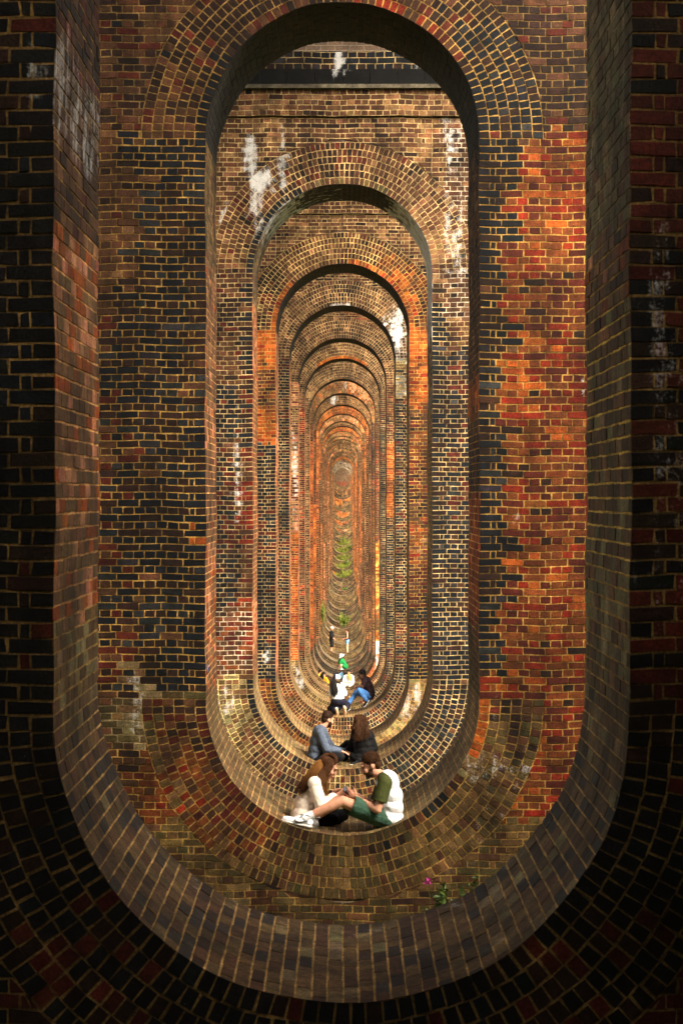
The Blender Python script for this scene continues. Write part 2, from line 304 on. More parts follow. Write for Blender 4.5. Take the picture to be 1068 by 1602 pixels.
def brick_colors(n, surf, x, z, band=None, sub=None):
    """x, z: brick centres (metres) -> brick rgba, mortar rgba"""
    k = len(x); s = F / abs(yf(n)) if n > 0 else 300.
    jx, jz = rng.normal(0, .05, k), rng.normal(0, .045, k)
    wob = .06 * np.sin(z * 5.1 + n) + .05 * np.sin(z * 11.7 + 2 * n)
    px, py = CX + (x + jx + wob) * s, CY - (z + jz) * s
    wi = np.zeros((k, len(PK))); wi[:] = MIX['brown']
    mo = np.zeros((k, 3)); mo[:] = OCHRE; lime = np.zeros(k)
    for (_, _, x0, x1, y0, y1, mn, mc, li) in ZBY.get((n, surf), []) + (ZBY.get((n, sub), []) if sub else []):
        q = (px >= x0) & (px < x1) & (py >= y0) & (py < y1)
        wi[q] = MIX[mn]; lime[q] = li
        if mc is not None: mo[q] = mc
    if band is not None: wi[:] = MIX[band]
    # neighbouring bricks came from the same load: the draw is partly shared by a slow field
    a, b_ = x * 2.1 + n * 3.7 + (5 if surf == 'face' else 0), z * 1.9 - n * 2.3
    g = np.sin(a + 1.3 * np.sin(b_ * .7)) + np.sin(b_ * 1.6 + .9 * np.sin(a * 1.1)) + .7 * np.sin(a * 2.7 + b_ * 2.1) + .6 * np.sin(3.3 * b_ - 2.2 * a)
    t = (.26 if surf == 'face' and n == 2 else .38) * g + rng.normal(0, .62, k)
    u = np.clip(.5 * (1 + np.tanh(.7979 * (t + .0447 * t ** 3))), 1e-4, .9999)
    cs = np.cumsum(wi[:, LUM], axis=1)
    idx = LUM[(u[:, None] > cs).sum(axis=1).clip(0, len(PK) - 1)]
    c = PV[idx] * np.exp(rng.normal(0, .20, (k, 1))) * np.exp(rng.normal(0, .06, (k, 3)))
    lime = np.clip(lime * np.exp(rng.normal(0, .25, k)), 0, 1)
    mo = mo * np.exp(rng.normal(0, .16, (k, 1))) * np.where(rng.random((k, 1)) < .10, rng.uniform(.3, .7, (k, 1)), 1)
    return np.c_[c, lime], np.c_[mo, lime * .8]

# ------------------------------------------------------------------ bricks as geometry
class Bricks:
    """collects brick cells given in surface coordinates (u, v); each becomes a raised, slightly uneven block on its mortar bed"""
    def __init__(self): self.V = []; self.Q = []; self.M = []; self.C = []; self.n = 0
    def add(self, cu, cv, ins, fmap, bc, mc, detail=2, joint=.0048, depth=.0035, jit=.0022):
        """cu, cv: (k,4) corners bl br tr tl; ins (k,4): 1 where the side (l, r, b, t) has a joint"""
        k = len(cu)
        if k == 0: return
        il, ir, ib, it = (ins[:, i] * joint for i in range(4))
        j = rng.normal(0, jit, (k, 4)) * np.c_[ins[:, 0], ins[:, 1], ins[:, 1], ins[:, 0]]
        jv = rng.normal(0, jit, (k, 4)) * np.c_[ins[:, 2], ins[:, 2], ins[:, 3], ins[:, 3]]
        bu = cu + np.c_[il, -ir, -ir, il] + j
        bv = cv + np.c_[ib, ib, -it, -it] + jv
        prot = np.clip(rng.normal(.0004, .0014, (k, 1)), -.0014, .004)
        # mortar bed
        P = fmap(cu, cv, np.full((k, 4), -depth))
        self.V.append(P.reshape(-1, 3)); self.C.append(np.repeat(mc, 4, axis=0))
        self.Q.append(np.arange(4 * k).reshape(k, 4) + self.n); self.M.append(np.ones(k)); self.n += 4 * k
        if detail == 2:
            e = .0022
            tu = bu + np.c_[ins[:, 0], -ins[:, 1], -ins[:, 1], ins[:, 0]] * e
            tv = bv + np.c_[ins[:, 2], ins[:, 2], -ins[:, 3], -ins[:, 3]] * e
            A = fmap(bu, bv, np.full((k, 4), -depth - .0015)); B = fmap(tu, tv, np.repeat(prot, 4, axis=1))
            VV = np.concatenate([A, B], axis=1).reshape(-1, 3)
            base = (np.arange(k) * 8 + self.n)[:, None]
            quads = np.concatenate([base + np.array(q) for q in ([4, 5, 6, 7], [0, 1, 5, 4], [1, 2, 6, 5], [2, 3, 7, 6], [3, 0, 4, 7])])
            self.V.append(VV); self.C.append(np.repeat(bc, 8, axis=0)); self.Q.append(quads); self.M.append(np.zeros(len(quads))); self.n += 8 * k
        else:
            A = fmap(bu, bv, np.full((k, 4), -.002))
            self.V.append(A.reshape(-1, 3)); self.C.append(np.repeat(bc, 4, axis=0))
            self.Q.append(np.arange(4 * k).reshape(k, 4) + self.n); self.M.append(np.zeros(k)); self.n += 4 * k
    def plate(self, quads, rgba, mat=2):
        """extra flat quads (m,4,3)"""
        q = np.asarray(quads, float); m = len(q)
        if m == 0: return
        self.V.append(q.reshape(-1, 3)); self.C.append(np.tile(rgba, (4 * m, 1)))
        self.Q.append(np.arange(4 * m).reshape(m, 4) + self.n); self.M.append(np.full(m, mat)); self.n += 4 * m
    def build(self, name, parent, n=-1, surf=None):
        V, C = np.concatenate(self.V), np.concatenate(self.C)
        for (ln, surfs, cx, cy, rx, ry, k) in LIME:
            if ln != n or not set(surfs) & set(surf or ()): continue
            sc_ = F / yf(n); x, z = (cx - CX) / sc_, (CY - cy) / sc_
            dd = ((V[:, 2] - z) / (ry / sc_)) ** 2
            if surf[0] in ('lin', 'top'): dd = dd + np.where(np.sign(x) == np.sign(V[:, 0]), 0, 9)
            else: dd = dd + ((V[:, 0] - x) / (rx / sc_)) ** 2
            C[:, 3] = np.clip(C[:, 3] + k * np.clip(1.15 - dd, 0, 1), 0, 1.2)
        # hand-laid work is never quite true: slow wander of a few millimetres, shared by all pieces of a pier
        x, z = V[:, 0].copy(), V[:, 2].copy()
        V[:, 0] += .0055 * np.sin(2.9 * z + n) + .0035 * np.sin(8.3 * z + 2.1 * n)
        V[:, 2] += .0055 * np.sin(3.7 * x + 1.7 * n) + .004 * np.sin(9.1 * x + z)
        me = mesh_np(name, V, np.concatenate(self.Q), np.concatenate(self.M), C)
        return link(name, me, [M_BRICK, M_MORTAR, M_CORE], parent)

HB, HD, ST = .075, .1125, .225     # course height, header, stretcher
RINGS, RT = 6, .1085               # rings in each arch, ring depth
def row_breaks(par, xmax, sc):
    """joint positions from the jamb outwards: English bond with a closer next to the quoin header"""
    st, hd = ST * sc, HD * sc
    if par: xs = [0, hd, hd * 1.5] + list(hd * 1.5 + hd * np.arange(1, int(xmax / hd) + 1))
    else: xs = list(st * np.arange(0, int(xmax / st) + 2))
    return np.array(xs)

def pier(n, root):
    y0, zt, zb = yf(n), ztop(n), zbot(n)
    za, zi = zt - R, zb + R                      # centres of upper and lower arcs
    sc = 1 if n <= 10 else (1.5 if n <= 16 else (2 if n <= 24 else 3))
    det = 2 if 1 <= n <= 7 else 1
    if n == 0: sc, det = 2, 1
    xr = {0: 1.6, 1: 1.0, 2: 1.45, 3: .95}.get(n, .72)
    nr = RINGS if sc == 1 else max(2, round(RINGS / sc)); rt = RINGS * RT / nr
    Ro = R + RINGS * RT
    hb = HB * sc
    za = zi + round((za - zi) / hb) * hb; zt = za + R      # both springings lie on a course
    zlo = {1: -3.2, 0: -3}.get(n, zb - (1.0 if n < 20 else 1.6 if n < 30 else 3.4)); zhi = {1: 3.0, 0: 3}.get(n, min(zt + (3 if n <= 3 else 1.3), Z_BAND))
    B = Bricks()
    # --- flat face: rows counted from the lower springing so that a course starts there
    r0 = math.floor((zlo - zi) / hb); r1 = math.ceil((zhi - zi) / hb)
    CU, CV, IN = [], [], []
    for r in range(r0, r1):
        v0, v1 = zi + r * hb, zi + (r + 1) * hb
        if v1 > Z_BAND: v1 = Z_BAND
        if v1 - v0 < .02: continue
        def bound(z):
            if z > za: d = z - za
            elif z < zi: d = zi - z
            else: return R
            return math.sqrt(max(Ro * Ro - d * d, 0))
        # a ring spreads where the arc begins
        b0, b1 = bound(v0 + 1e-4), bound(v1 - 1e-4)
        xs = R + row_breaks(r % 2, R + xr, sc) if True else None
        # rows above or below the rings run right across: continue the breaks inwards
        inner = R - row_breaks(r % 2, R * 1.2, sc)[1:]
        inner = inner[inner > -.02]
        allx = np.unique(np.round(np.concatenate([inner, xs]), 4))
        if allx[0] > .03: allx = np.concatenate([[0.], allx])
        else: allx[0] = 0.
        for a, b in zip(allx[:-1], allx[1:]):
            if a > R + xr: break
            ab, at, bb, bt = max(a, b0), max(a, b1), max(b, b0), max(b, b1)
            if bb - ab < .012 and bt - at < .012: continue
            cut = (ab > a + 1e-6) or (at > a + 1e-6)
            li = 0 if (abs(ab - R) < 1e-3 and abs(at - R) < 1e-3 and zi <= v0 < za) else (0 if a == 0 else 1)
            for sgn in (1, -1):
                if sgn > 0: CU.append((ab, bb, bt, at)); IN.append((li, 1, 1, 1))
                else: CU.append((-bb, -ab, -at, -bt)); IN.append((1, li, 1, 1))
                CV.append((v0, v0, v1, v1))
    CU, CV, IN = np.array(CU), np.array(CV), np.array(IN, float)
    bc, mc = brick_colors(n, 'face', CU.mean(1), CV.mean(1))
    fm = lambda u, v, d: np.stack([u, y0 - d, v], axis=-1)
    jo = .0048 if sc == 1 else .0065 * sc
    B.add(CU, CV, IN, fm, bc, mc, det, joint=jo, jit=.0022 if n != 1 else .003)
    # --- masonry behind and beyond the modelled bricks: closed block pierced by the opening
    e = .014; Rc = R + .05; yb = y0 + T; zg = FLOORS[n] - 3.0
    ang = np.linspace(0, math.pi, 41)
    def plates(y):
        q = []
        for s in (-1, 1):
            q.append([(s * Rc, y, zi), (s * XO, y, zi), (s * XO, y, za), (s * Rc, y, za)])
        for i in range(40):
            x0, x1 = Rc * math.cos(ang[i]), Rc * math.cos(ang[i + 1]); s0, s1 = Rc * math.sin(ang[i]), Rc * math.sin(ang[i + 1])
            q.append([(x0, y, za + s0), (x0, y, Z_SPRING), (x1, y, Z_SPRING), (x1, y, za + s1)])
            q.append([(x0, y, zi - s0), (x0, y, zg), (x1, y, zg), (x1, y, zi - s1)])
        for s in (-1, 1):
            q.append([(s * Rc, y, za), (s * XO, y, za), (s * XO, y, Z_SPRING), (s * Rc, y, Z_SPRING)])
            q.append([(s * Rc, y, zi), (s * XO, y, zi), (s * XO, y, zg), (s * Rc, y, zg)])
        return q
    core = plates(y0 + e) + plates(yb - .002)
    for s in (-1, 1): core.append([(s * XO, y0 + e, zg), (s * XO, yb, zg), (s * XO, yb, Z_SPRING), (s * XO, y0 + e, Z_SPRING)])
    B.plate(core, (.3, .2, .1, 0))
    p = B.build('pier', root, n, ('face',))
    # --- rings of the upper and lower arch
    for surf, zc, up, nm in (('ring', za, 1, 'arch_ring'), ('inv', zi, -1, 'inverted_arch_ring')):
        G = Bricks()
        for k in range(nr):
            r_a, r_b = R + k * rt, R + (k + 1) * rt; rm = (r_a + r_b) / 2
            m = max(8, round(math.pi * rm / (.0775 * sc)))
            th = np.linspace(0, math.pi, m + 1)
            t0, t1 = th[:-1] * rm, th[1:] * rm
            cu = np.stack([t0, t1, t1, t0], axis=1); cv = np.tile([r_a, r_a, r_b, r_b], (m, 1))
            ins = np.ones((m, 4)); ins[:, 2] = 0 if k == 0 else 1
            tm = (th[:-1] + th[1:]) / 2
            bx, bz = rm * np.cos(tm), zc + up * rm * np.sin(tm)
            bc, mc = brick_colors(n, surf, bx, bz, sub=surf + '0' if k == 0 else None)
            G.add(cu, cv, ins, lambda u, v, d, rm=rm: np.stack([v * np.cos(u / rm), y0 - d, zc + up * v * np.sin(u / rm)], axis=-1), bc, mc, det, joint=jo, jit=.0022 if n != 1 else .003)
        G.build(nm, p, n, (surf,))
    # --- lining of the opening
    H = Bricks()
    nrow = max(1, round((za - zi) / hb)); hz = (za - zi) / nrow
    ny = 8 if sc == 1 else (4 if sc <= 2 else 2)
    yw = T / ny
    for s in (-1, 1):
        r = np.arange(nrow)
        CU, CV, IN = [], [], []
        for i in r:
            if i % 2: br = np.concatenate([[0], np.arange(0.5, ny, 1), [ny]]) * yw
            else: br = np.arange(0, ny + 1) * yw
            for a, b in zip(br[:-1], br[1:]):
                CU.append((a, b, b, a)); CV.append((zi + i * hz,) * 2 + (zi + (i + 1) * hz,) * 2)
                IN.append((0 if a == 0 else 1, 0 if b >= T - 1e-6 else 1, 1, 1))
        CU, CV, IN = np.array(CU), np.array(CV), np.array(IN, float)
        bc, mc = brick_colors(n, 'lin', np.full(len(CU), s * 1.0), CV.mean(1))
        H.add(CU, CV, IN, lambda u, v, d, s=s: np.stack([s * (R - d), y0 + u, v], axis=-1), bc, mc, det, joint=jo)
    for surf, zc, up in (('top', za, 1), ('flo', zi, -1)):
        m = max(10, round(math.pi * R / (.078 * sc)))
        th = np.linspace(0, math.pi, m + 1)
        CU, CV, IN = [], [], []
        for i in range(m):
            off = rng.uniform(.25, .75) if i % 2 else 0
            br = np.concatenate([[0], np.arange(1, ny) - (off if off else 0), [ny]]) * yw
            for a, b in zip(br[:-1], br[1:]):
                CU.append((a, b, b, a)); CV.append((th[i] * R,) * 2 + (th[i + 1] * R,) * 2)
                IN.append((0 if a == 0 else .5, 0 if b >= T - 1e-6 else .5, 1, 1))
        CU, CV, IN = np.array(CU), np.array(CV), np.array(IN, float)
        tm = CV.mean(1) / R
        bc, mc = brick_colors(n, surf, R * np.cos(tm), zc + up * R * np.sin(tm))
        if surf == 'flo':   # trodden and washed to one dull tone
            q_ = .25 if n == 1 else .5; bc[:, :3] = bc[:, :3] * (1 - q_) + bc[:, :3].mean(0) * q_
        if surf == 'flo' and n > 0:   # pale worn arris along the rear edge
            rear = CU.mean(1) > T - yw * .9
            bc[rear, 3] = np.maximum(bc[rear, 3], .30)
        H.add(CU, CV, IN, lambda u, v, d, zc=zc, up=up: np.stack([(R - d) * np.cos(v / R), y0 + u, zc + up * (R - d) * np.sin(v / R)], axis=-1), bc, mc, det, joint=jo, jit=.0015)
    # masonry behind the lining
    pts = [(Rc, zi), (Rc, za)] + [(Rc * math.cos(a), za + Rc * math.sin(a)) for a in ang[1:]] + [(-Rc, zi)] + [(-Rc * math.cos(a), zi - Rc * math.sin(a)) for a in ang[1:]]
    H.plate([[(a[0], y0 + e, a[1]), (b[0], y0 + e, b[1]), (b[0], yb, b[1]), (a[0], yb, a[1])] for a, b in zip(pts[:-1], pts[1:])], (.3, .2, .1, 0))
    H.build('opening_lining', p, n, ('lin', 'top'))
    # --- impost courses at the springing of the spans
    if n >= 1:
        I = Bricks()
        def box(x0, x1, ya, ybb, z0, z1, c, mat=0):
            P = lambda x, y, z: (x, y, z)
            f = [[P(x0, ya, z0), P(x1, ya, z0), P(x1, ya, z1), P(x0, ya, z1)], [P(x0, ya, z0), P(x1, ya, z0), P(x1, ybb, z0), P(x0, ybb, z0)],
                 [P(x0, ya, z1), P(x1, ya, z1), P(x1, ybb, z1), P(x0, ybb, z1)], [P(x0, ya, z0), P(x0, ybb, z0), P(x0, ybb, z1), P(x0, ya, z1)], [P(x1, ya, z0), P(x1, ybb, z0), P(x1, ybb, z1), P(x1, ya, z1)]]
            I.plate(f, c, mat)
        X = XO + .06
        def rows(z0, z1, dy, mixn, mort, lime, xw=2.3, big=1.):
            k = max(1, round((z1 - z0) / (HB * big))); h = (z1 - z0) / k
            CU, CV = [], []
            for i in range(k):
                w = (ST if i % 2 else HD) * big
                xs = np.arange(-xw, xw + w, w) + (HD * .25 if i % 2 else 0)
                for a, b in zip(xs[:-1], xs[1:]): CU.append((a, b, b, a)); CV.append((z0 + i * h,) * 2 + (z0 + (i + 1) * h,) * 2)
            CU, CV = np.array(CU), np.array(CV)
            bc, mc = brick_colors(n, 'none', CU.mean(1), CV.mean(1), band=mixn)
            mc[:, :3] = mort; mc[:, 3] = lime; bc[:, 3] = lime * np.exp(rng.normal(0, .5, len(bc)))
            I.add(CU, CV, np.ones((len(CU), 4)), lambda u, v, d: np.stack([u, y0 - dy - d, v], axis=-1), bc, mc, 2 if n <= 5 else 1)
        if n <= 8: rows(Z_BAND, 6.31, .055, 'brown2', CREAM, .10)
        box(-X, X, y0 - .045, yb + .045, Z_BAND, 6.31, (.10, .06, .03, .05), 0)
        box(-X - .06, X + .06, y0 - .13, yb + .13, 6.31, 6.37, (.085, .070, .048, .08), 1)
        xs = np.linspace(-X, X, 21)
        for a, b in zip(xs[:-1], xs[1:]): box(a + .003, b - .003, y0 - .07, yb + .07, 6.37, 6.62, (.002, .0018, .0016, .0), 0)
        if n <= 8: rows(6.62, 6.9, .012, 'engine', CREAM, .05, big=1.25)
        box(-X + .02, X - .02, y0 - .002, yb + .002, 6.62, 6.9, (.01, .009, .009, .03), 0)
        I.build('impost', p, n, ('none',))
    return p

# ------------------------------------------------------------------ the viaduct
viaduct = tag(empty('viaduct', (0, 0, 0)), 'long brick railway viaduct, its row of tall piers each pierced by a round-ended opening', 'viaduct')
for n in range(0, NP + 1): pier(n, viaduct)
Z_DECK = 12.7
def span(ya, yb_):
    """barrel vault between two piers with the solid masonry above it"""
    m = 40; r = (yb_ - ya) / 2; c = (ya + yb_) / 2
    a = np.linspace(math.pi, 0, m + 1)
    V, Q = [], []
    prof = [(c + r * math.cos(t), Z_SPRING + r * math.sin(t)) for t in a]
    for s in (-1, 1):
        for (y, z) in prof: V.append((s * XO, y, z))
        for (y, z) in prof: V.append((s * XO, y, Z_DECK))
    k = m + 1
    for i in range(m):
        Q.append((i, i + 1, 2 * k + i + 1, 2 * k + i))                  # soffit
        Q.append((i, i + 1, k + i + 1, k + i)); Q.append((2 * k + i, 2 * k + i + 1, 3 * k + i + 1, 3 * k + i))   # spandrels
        Q.append((k + i, k + i + 1, 3 * k + i + 1, 3 * k + i))          # top
    me = mesh_np('arch_span', np.array(V), np.array(Q))
    return link('arch_span', me, M_VAULT, viaduct)
for n in range(0, NP): span(yf(n) + T, yf(n + 1))
def boxmesh(name, bxs, mat, parent=None, bevel=0):
    bm = bmesh.new()
    for (x0, x1, y0, y1, z0, z1) in bxs:
        r = bmesh.ops.create_cube(bm, size=1)
        for v in r['verts']: v.co = Vector(((x0 + x1) / 2 + v.co.x * (x1 - x0), (y0 + y1) / 2 + v.co.y * (y1 - y0), (z0 + z1) / 2 + v.co.z * (z1 - z0)))
    me = bpy.data.meshes.new(name); bm.to_mesh(me); bm.free()
    return link(name, me, mat, parent)
# solid masonry over each pier, and the parapets
boxmesh('pier_head', [(-XO, XO, yf(n), yf(n) + T, Z_SPRING + .001, Z_DECK - .002) for n in range(0, NP + 1)], M_CORE, viaduct)
yE = yf(NP) + T + 8.9
boxmesh('parapet', [(s * XO - .2, s * XO + .2, yf(0), yE, Z_DECK + .003, Z_DECK + 1.2) for s in (-1, 1)], M_CORE, viaduct)
span(yf(NP) + T, yE)
ab = boxmesh('abutment', [(-9, 9, yE, yE + 1.5, -6, Z_DECK)], M_END, viaduct)
ab2 = boxmesh('abutment_plinth', [(-9, 9, yE - .35, yE - .002, -6, 2.9)], plain('old_red_plinth', (.12, .032, .013), .9, .4, 6), viaduct)

# ------------------------------------------------------------------ ground
gy = np.array([-400., -60.] + [yf(n) + T / 2 for n in range(0, NP + 1)] + [yE, 460, 3000])
gz = np.array([6., 1.5] + [FLOORS[n] - (1.35 if n < 3 else .95 if n < 20 else .85 if n < 30 else min(3.2, .85 + .7 * (n - 29))) for n in range(0, NP + 1)] + [-1.6, 4, 30])
def ground_z(x, y):
    z = np.interp(y, gy, gz)
    ax = np.abs(x)
    # unseen banks added beside the first spans to block their side light
    b = np.clip((ax - 4.35) / 2.2, 0, 1); b = b * b * (3 - 2 * b)
    z = z + b * np.interp(y, [-30, 9.3, 10.4, 12, 20, 27], [15, 15, 4.5, 1.5, .6, 0])
    z = z + np.interp(y, [-16, -3.5], [13, 0]) * (1 - b)   # unseen hill added behind the first pier to hold light back
    z = z + np.where(ax > 14, .6 * np.sin(x * .05) + .4 * np.sin(y * .07), 0) * np.clip((ax - 14) / 30, 0, 1)
    return z
def make_ground():
    xs = np.unique(np.concatenate([np.linspace(-12, 12, 49), np.linspace(-60, 60, 41), np.linspace(-400, 400, 21), [-3000, -1500, 1500, 3000]]))
    ys = np.unique(np.concatenate([np.linspace(-60, 40, 101), np.linspace(40, 460, 211), [-3000, -1500, -400, -150, 800, 1500, 3000]]))
    X, Y = np.meshgrid(xs, ys); Zg = ground_z(X, Y) + .04 * np.sin(X * 3.1 + Y) * np.cos(Y * 2.3)
    V = np.stack([X, Y, Zg], axis=-1).reshape(-1, 3); nx = len(xs); q = []
    i, j = np.meshgrid(np.arange(nx - 1), np.arange(len(ys) - 1)); b = (j * nx + i).ravel()
    Q = np.stack([b, b + 1, b + nx + 1, b + nx], axis=1)
    m, nt, bs = nodes_of('meadow')
    g = nt.nodes.new('ShaderNodeNewGeometry'); p = g.outputs['Position']
    c = mix(nt, ramp(nt, noise(nt, p, .8, 5), .35, .65), (.05, .075, .015), (.11, .13, .03))
    c = mix(nt, ramp(nt, noise(nt, p, .25, 4), .5, .7), c, (.13, .10, .05))
    L(nt, c, bs.inputs['Base Color']); bs.inputs['Roughness'].default_value = .95
    return tag(link('ground', mesh_np('ground', V, Q, smooth=True), m), kind='structure', label='grass meadow sloping into the valley under the viaduct')
make_ground()

# ------------------------------------------------------------------ plants
M_LEAF = plain('leaf', (.085, .12, .014), .6, .5, 3, 0); M_LEAF2 = plain('dark_leaf', (.045, .08, .015), .6, .5, 3, 0)
M_LEAF3 = plain('yellow_leaf', (.15, .16, .014), .6, .4, 3, 0); M_STEM = plain('stem', (.10, .09, .03), .8)
M_PINK = plain('pink_petal', (.62, .05, .38), .6, .2)
def leafmesh(name, pts, sizes, mat, parent, aspect=2.2, rnd=None, updir=.3):
    V, Q = [], []
    rnd = rnd or random.Random(1)
    for p, s in zip(pts, sizes):
        a = Vector((rnd.gauss(0, 1), rnd.gauss(0, 1), rnd.gauss(updir, 1))).normalized()
        b = a.orthogonal().normalized(); b.rotate(Matrix.Rotation(rnd.uniform(0, 6.28), 3, a))
        c = Vector(p); k = len(V)
        V += [c - a * s * aspect / 2, c + b * s * .4, c + a * s * aspect / 2, c - b * s * .4]; Q.append((k, k + 1, k + 2, k + 3))
    return link(name, mesh_np(name, np.array([tuple(v) for v in V]), np.array(Q)), mat, parent)
def tubes(name, lines, mat, parent, sides=4, smooth=True):
    """lines: list of (points, radii)"""
    V, Q = [], []
    for pts, rad in lines:
        pts = [Vector(p) for p in pts]; k0 = len(V)
        for i, p in enumerate(pts):
            t = (pts[min(i + 1, len(pts) - 1)] - pts[max(i - 1, 0)]).normalized()
            u = t.cross(Vector((.13, .21, .97))); u = u.normalized() if u.length > 1e-4 else t.orthogonal().normalized()
            v = t.cross(u); r = rad[i] if hasattr(rad, '__len__') else rad
            for s in range(sides):
                a = 2 * math.pi * s / sides; V.append(p + u * math.cos(a) * r + v * math.sin(a) * r)
        for i in range(len(pts) - 1):
            for s in range(sides):
                s2 = (s + 1) % sides
                Q.append((k0 + i * sides + s, k0 + i * sides + s2, k0 + (i + 1) * sides + s2, k0 + (i + 1) * sides + s))
    return link(name, mesh_np(name, np.array([tuple(v) for v in V]), np.array(Q), smooth=smooth), mat, parent)
def bush(name, label, cat, loc, rx, ry, h, nleaf, ls, seed, mats, group=None, blades=False, fmin=0.):
    rnd = random.Random(seed); root = tag(empty(name, loc), label, cat, group)
    tips = []; lines = []
    for i in range(max(5, nleaf // 70)):
        a = rnd.uniform(0, 6.28); q = rnd.random() ** .5
        tip = Vector((math.cos(a) * rx * q, math.sin(a) * ry * q, h * rnd.uniform(.55, 1) * (1 - .35 * q)))
        mid = Vector((tip.x * .35, tip.y * .35, tip.z * .55))
        lines.append(([Vector((tip.x * .08, tip.y * .08, -.1)), mid, tip], [ls * .16, ls * .12, ls * .05])); tips.append((mid, tip))
    tubes('stem', lines, M_STEM, root)
    for mi, m in enumerate(mats):
        pts, sz = [], []
        for i in range(nleaf // len(mats)):
            b, t = rnd.choice(tips); f = rnd.uniform(fmin, 1.05); p = b.lerp(t, f) + Vector((rnd.gauss(0, .10 * rx), rnd.gauss(0, .10 * ry), rnd.gauss(0, .07 * h)))
            pts.append(p); sz.append(ls * rnd.uniform(.6, 1.3))
        leafmesh('foliage', pts, sz, m, root, 2.4 if not blades else 5, rnd, 1.6 if blades else .3)
    return root
def at(px, py, Y): return Vector(((px - CX) * Y / F, Y, (CY - py) * Y / F))
def gpos(px, Y, up=0):
    x = (px - CX) * Y / F; return (x, Y, float(ground_z(np.array(x), np.array(Y))) + up)

# weeds in the gap between the first two piers, against the foot of the second
Yw = yf(2) - .22
b = bush('weed', 'small green weed with a pink flower at the foot of the second pier', 'weed', gpos(683, Yw), .17, .1, 1.06, 420, .030, 3, [M_LEAF2, M_LEAF], fmin=.5)
fl = at(668, 1380, Yw - .12) - b.location
tubes('stem', [([fl + Vector((.05, .03, -.35)), fl + Vector((.02, .01, -.12)), fl], [.004, .003, .003])], M_STEM, b)
leafmesh('flower', [fl + Vector((random.gauss(0, .012), random.gauss(0, .012), random.gauss(0, .018))) for _ in range(26)], [.03] * 26, M_PINK, b, 1.2)
bush('weed', 'leafy dark green weed against the foot of the second pier, without a flower', 'weed', gpos(735, Yw), .14, .08, 1.14, 260, .030, 8, [M_LEAF2], fmin=.5)
# growth farther down the line
for (px, n, rx, h, nl, ls, sd, lab, mats) in [
    (537, 16, .62, 1.45, 900, .09, 4, 'round bright green bush rising above a pier rim beyond the standing pair', [M_LEAF, M_LEAF3]),
    (504, 13, .55, 1.9, 500, .07, 6, 'thin yellowish bush growing at the left side of the far openings', [M_LEAF3, M_LEAF]),
    (540, 22, .7, .9, 700, .09, 7, 'low dark green bush in the valley below the line of openings', [M_LEAF2, M_LEAF]),
    (549, 28, .75, 1.5, 900, .11, 12, 'dark leafy bush on the right above the long grass, highest of the far greenery', [M_LEAF2, M_LEAF]),
    (541, 26, .6, 1.25, 700, .10, 13, 'shaggy green bush in the middle of the long grass', [M_LEAF, M_LEAF2])]:
    Y = yf(n) - .9
    bush('bush', lab, 'bush', gpos(px, Y, FLOORS[n] - gpos(px, Y)[2] - (.45 if n != 13 else -1.2)) if n in (13, 16) else gpos(px, Y), rx, .5, h, nl, ls, sd, mats)
# long grass on the rising bank at the far end: countless blades
def grass():
    rnd = random.Random(9); pts, sz = [], []
    V, Q = [], []
    for n in range(25, 31):
        for i in range(1500):
            y = rnd.uniform(yf(n) - S + T + .2, yf(n) - .1); x = rnd.gauss(.38, .72)
            if abs(x) > 2.2: continue
            near = max(0, 1 - (yf(n) - y) / 4.)
            z = float(np.interp(y, gy, gz)); h = rnd.uniform(.25, .6) + .8 * near * rnd.random() * (1 if x > -.3 else .5)
            a = rnd.uniform(0, 6.28); w = rnd.uniform(.025, .055); k = len(V); lx, ly = rnd.gauss(0, .2 * h), rnd.gauss(0, .2 * h)
            dx, dy = math.cos(a) * w, math.sin(a) * w
            V += [(x - dx, y - dy, z - .05), (x + dx, y + dy, z - .05), (x + lx + dx * .2, y + ly + dy * .2, z + h), (x + lx - dx * .2, y + ly - dy * .2, z + h)]
            Q.append((k, k + 1, k + 2, k + 3))
    o = link('grass', mesh_np('grass', np.array(V), np.array(Q)), plain('long_grass', (.115, .125, .010), .7, .8, 1.1, 0))
    tag(o, 'long bright green grass growing between the far piers', 'grass', kind='stuff')
grass()

# ------------------------------------------------------------------ light, sky, camera
SUN_EL, SUN_AZ = math.radians(40), math.radians(136)     # azimuth clockwise from +y
w = bpy.data.worlds.new('World'); SC.world = w; w.use_nodes = True
nt = w.node_tree; bg = nt.nodes['Background']
sky = nt.nodes.new('ShaderNodeTexSky'); sky.sky_type = 'NISHITA'; sky.sun_disc = False
sky.sun_elevation = SUN_EL; sky.sun_rotation = SUN_AZ; sky.air_density = 1.0; sky.dust_density = 6.0; sky.ozone_density = .6
bw = nt.nodes.new('ShaderNodeRGBToBW'); L(nt, sky.outputs[0], bw.inputs[0])      # thin white overcast: little of the blue is left
wb = nt.nodes.new('ShaderNodeCombineColor')
for i_, k_ in enumerate((1.06, 1.0, .88)): L(nt, math_node(nt, 'MULTIPLY', bw.outputs[0], k_), wb.inputs[i_])
L(nt, mix(nt, .75, sky.outputs[0], wb.outputs[0]), bg.inputs['Color']); bg.inputs['Strength'].default_value = .15
sl = bpy.data.lights.new('sun', 'SUN'); sl.energy = 2.2; sl.angle = math.radians(35); sl.color = (1, .86, .66)
so = bpy.data.objects.new('sun', sl); COL.objects.link(so)
d = Vector((math.sin(SUN_AZ) * math.cos(SUN_EL), math.cos(SUN_AZ) * math.cos(SUN_EL), math.sin(SUN_EL)))
so.rotation_euler = (-d).to_track_quat('-Z', 'Y').to_euler()

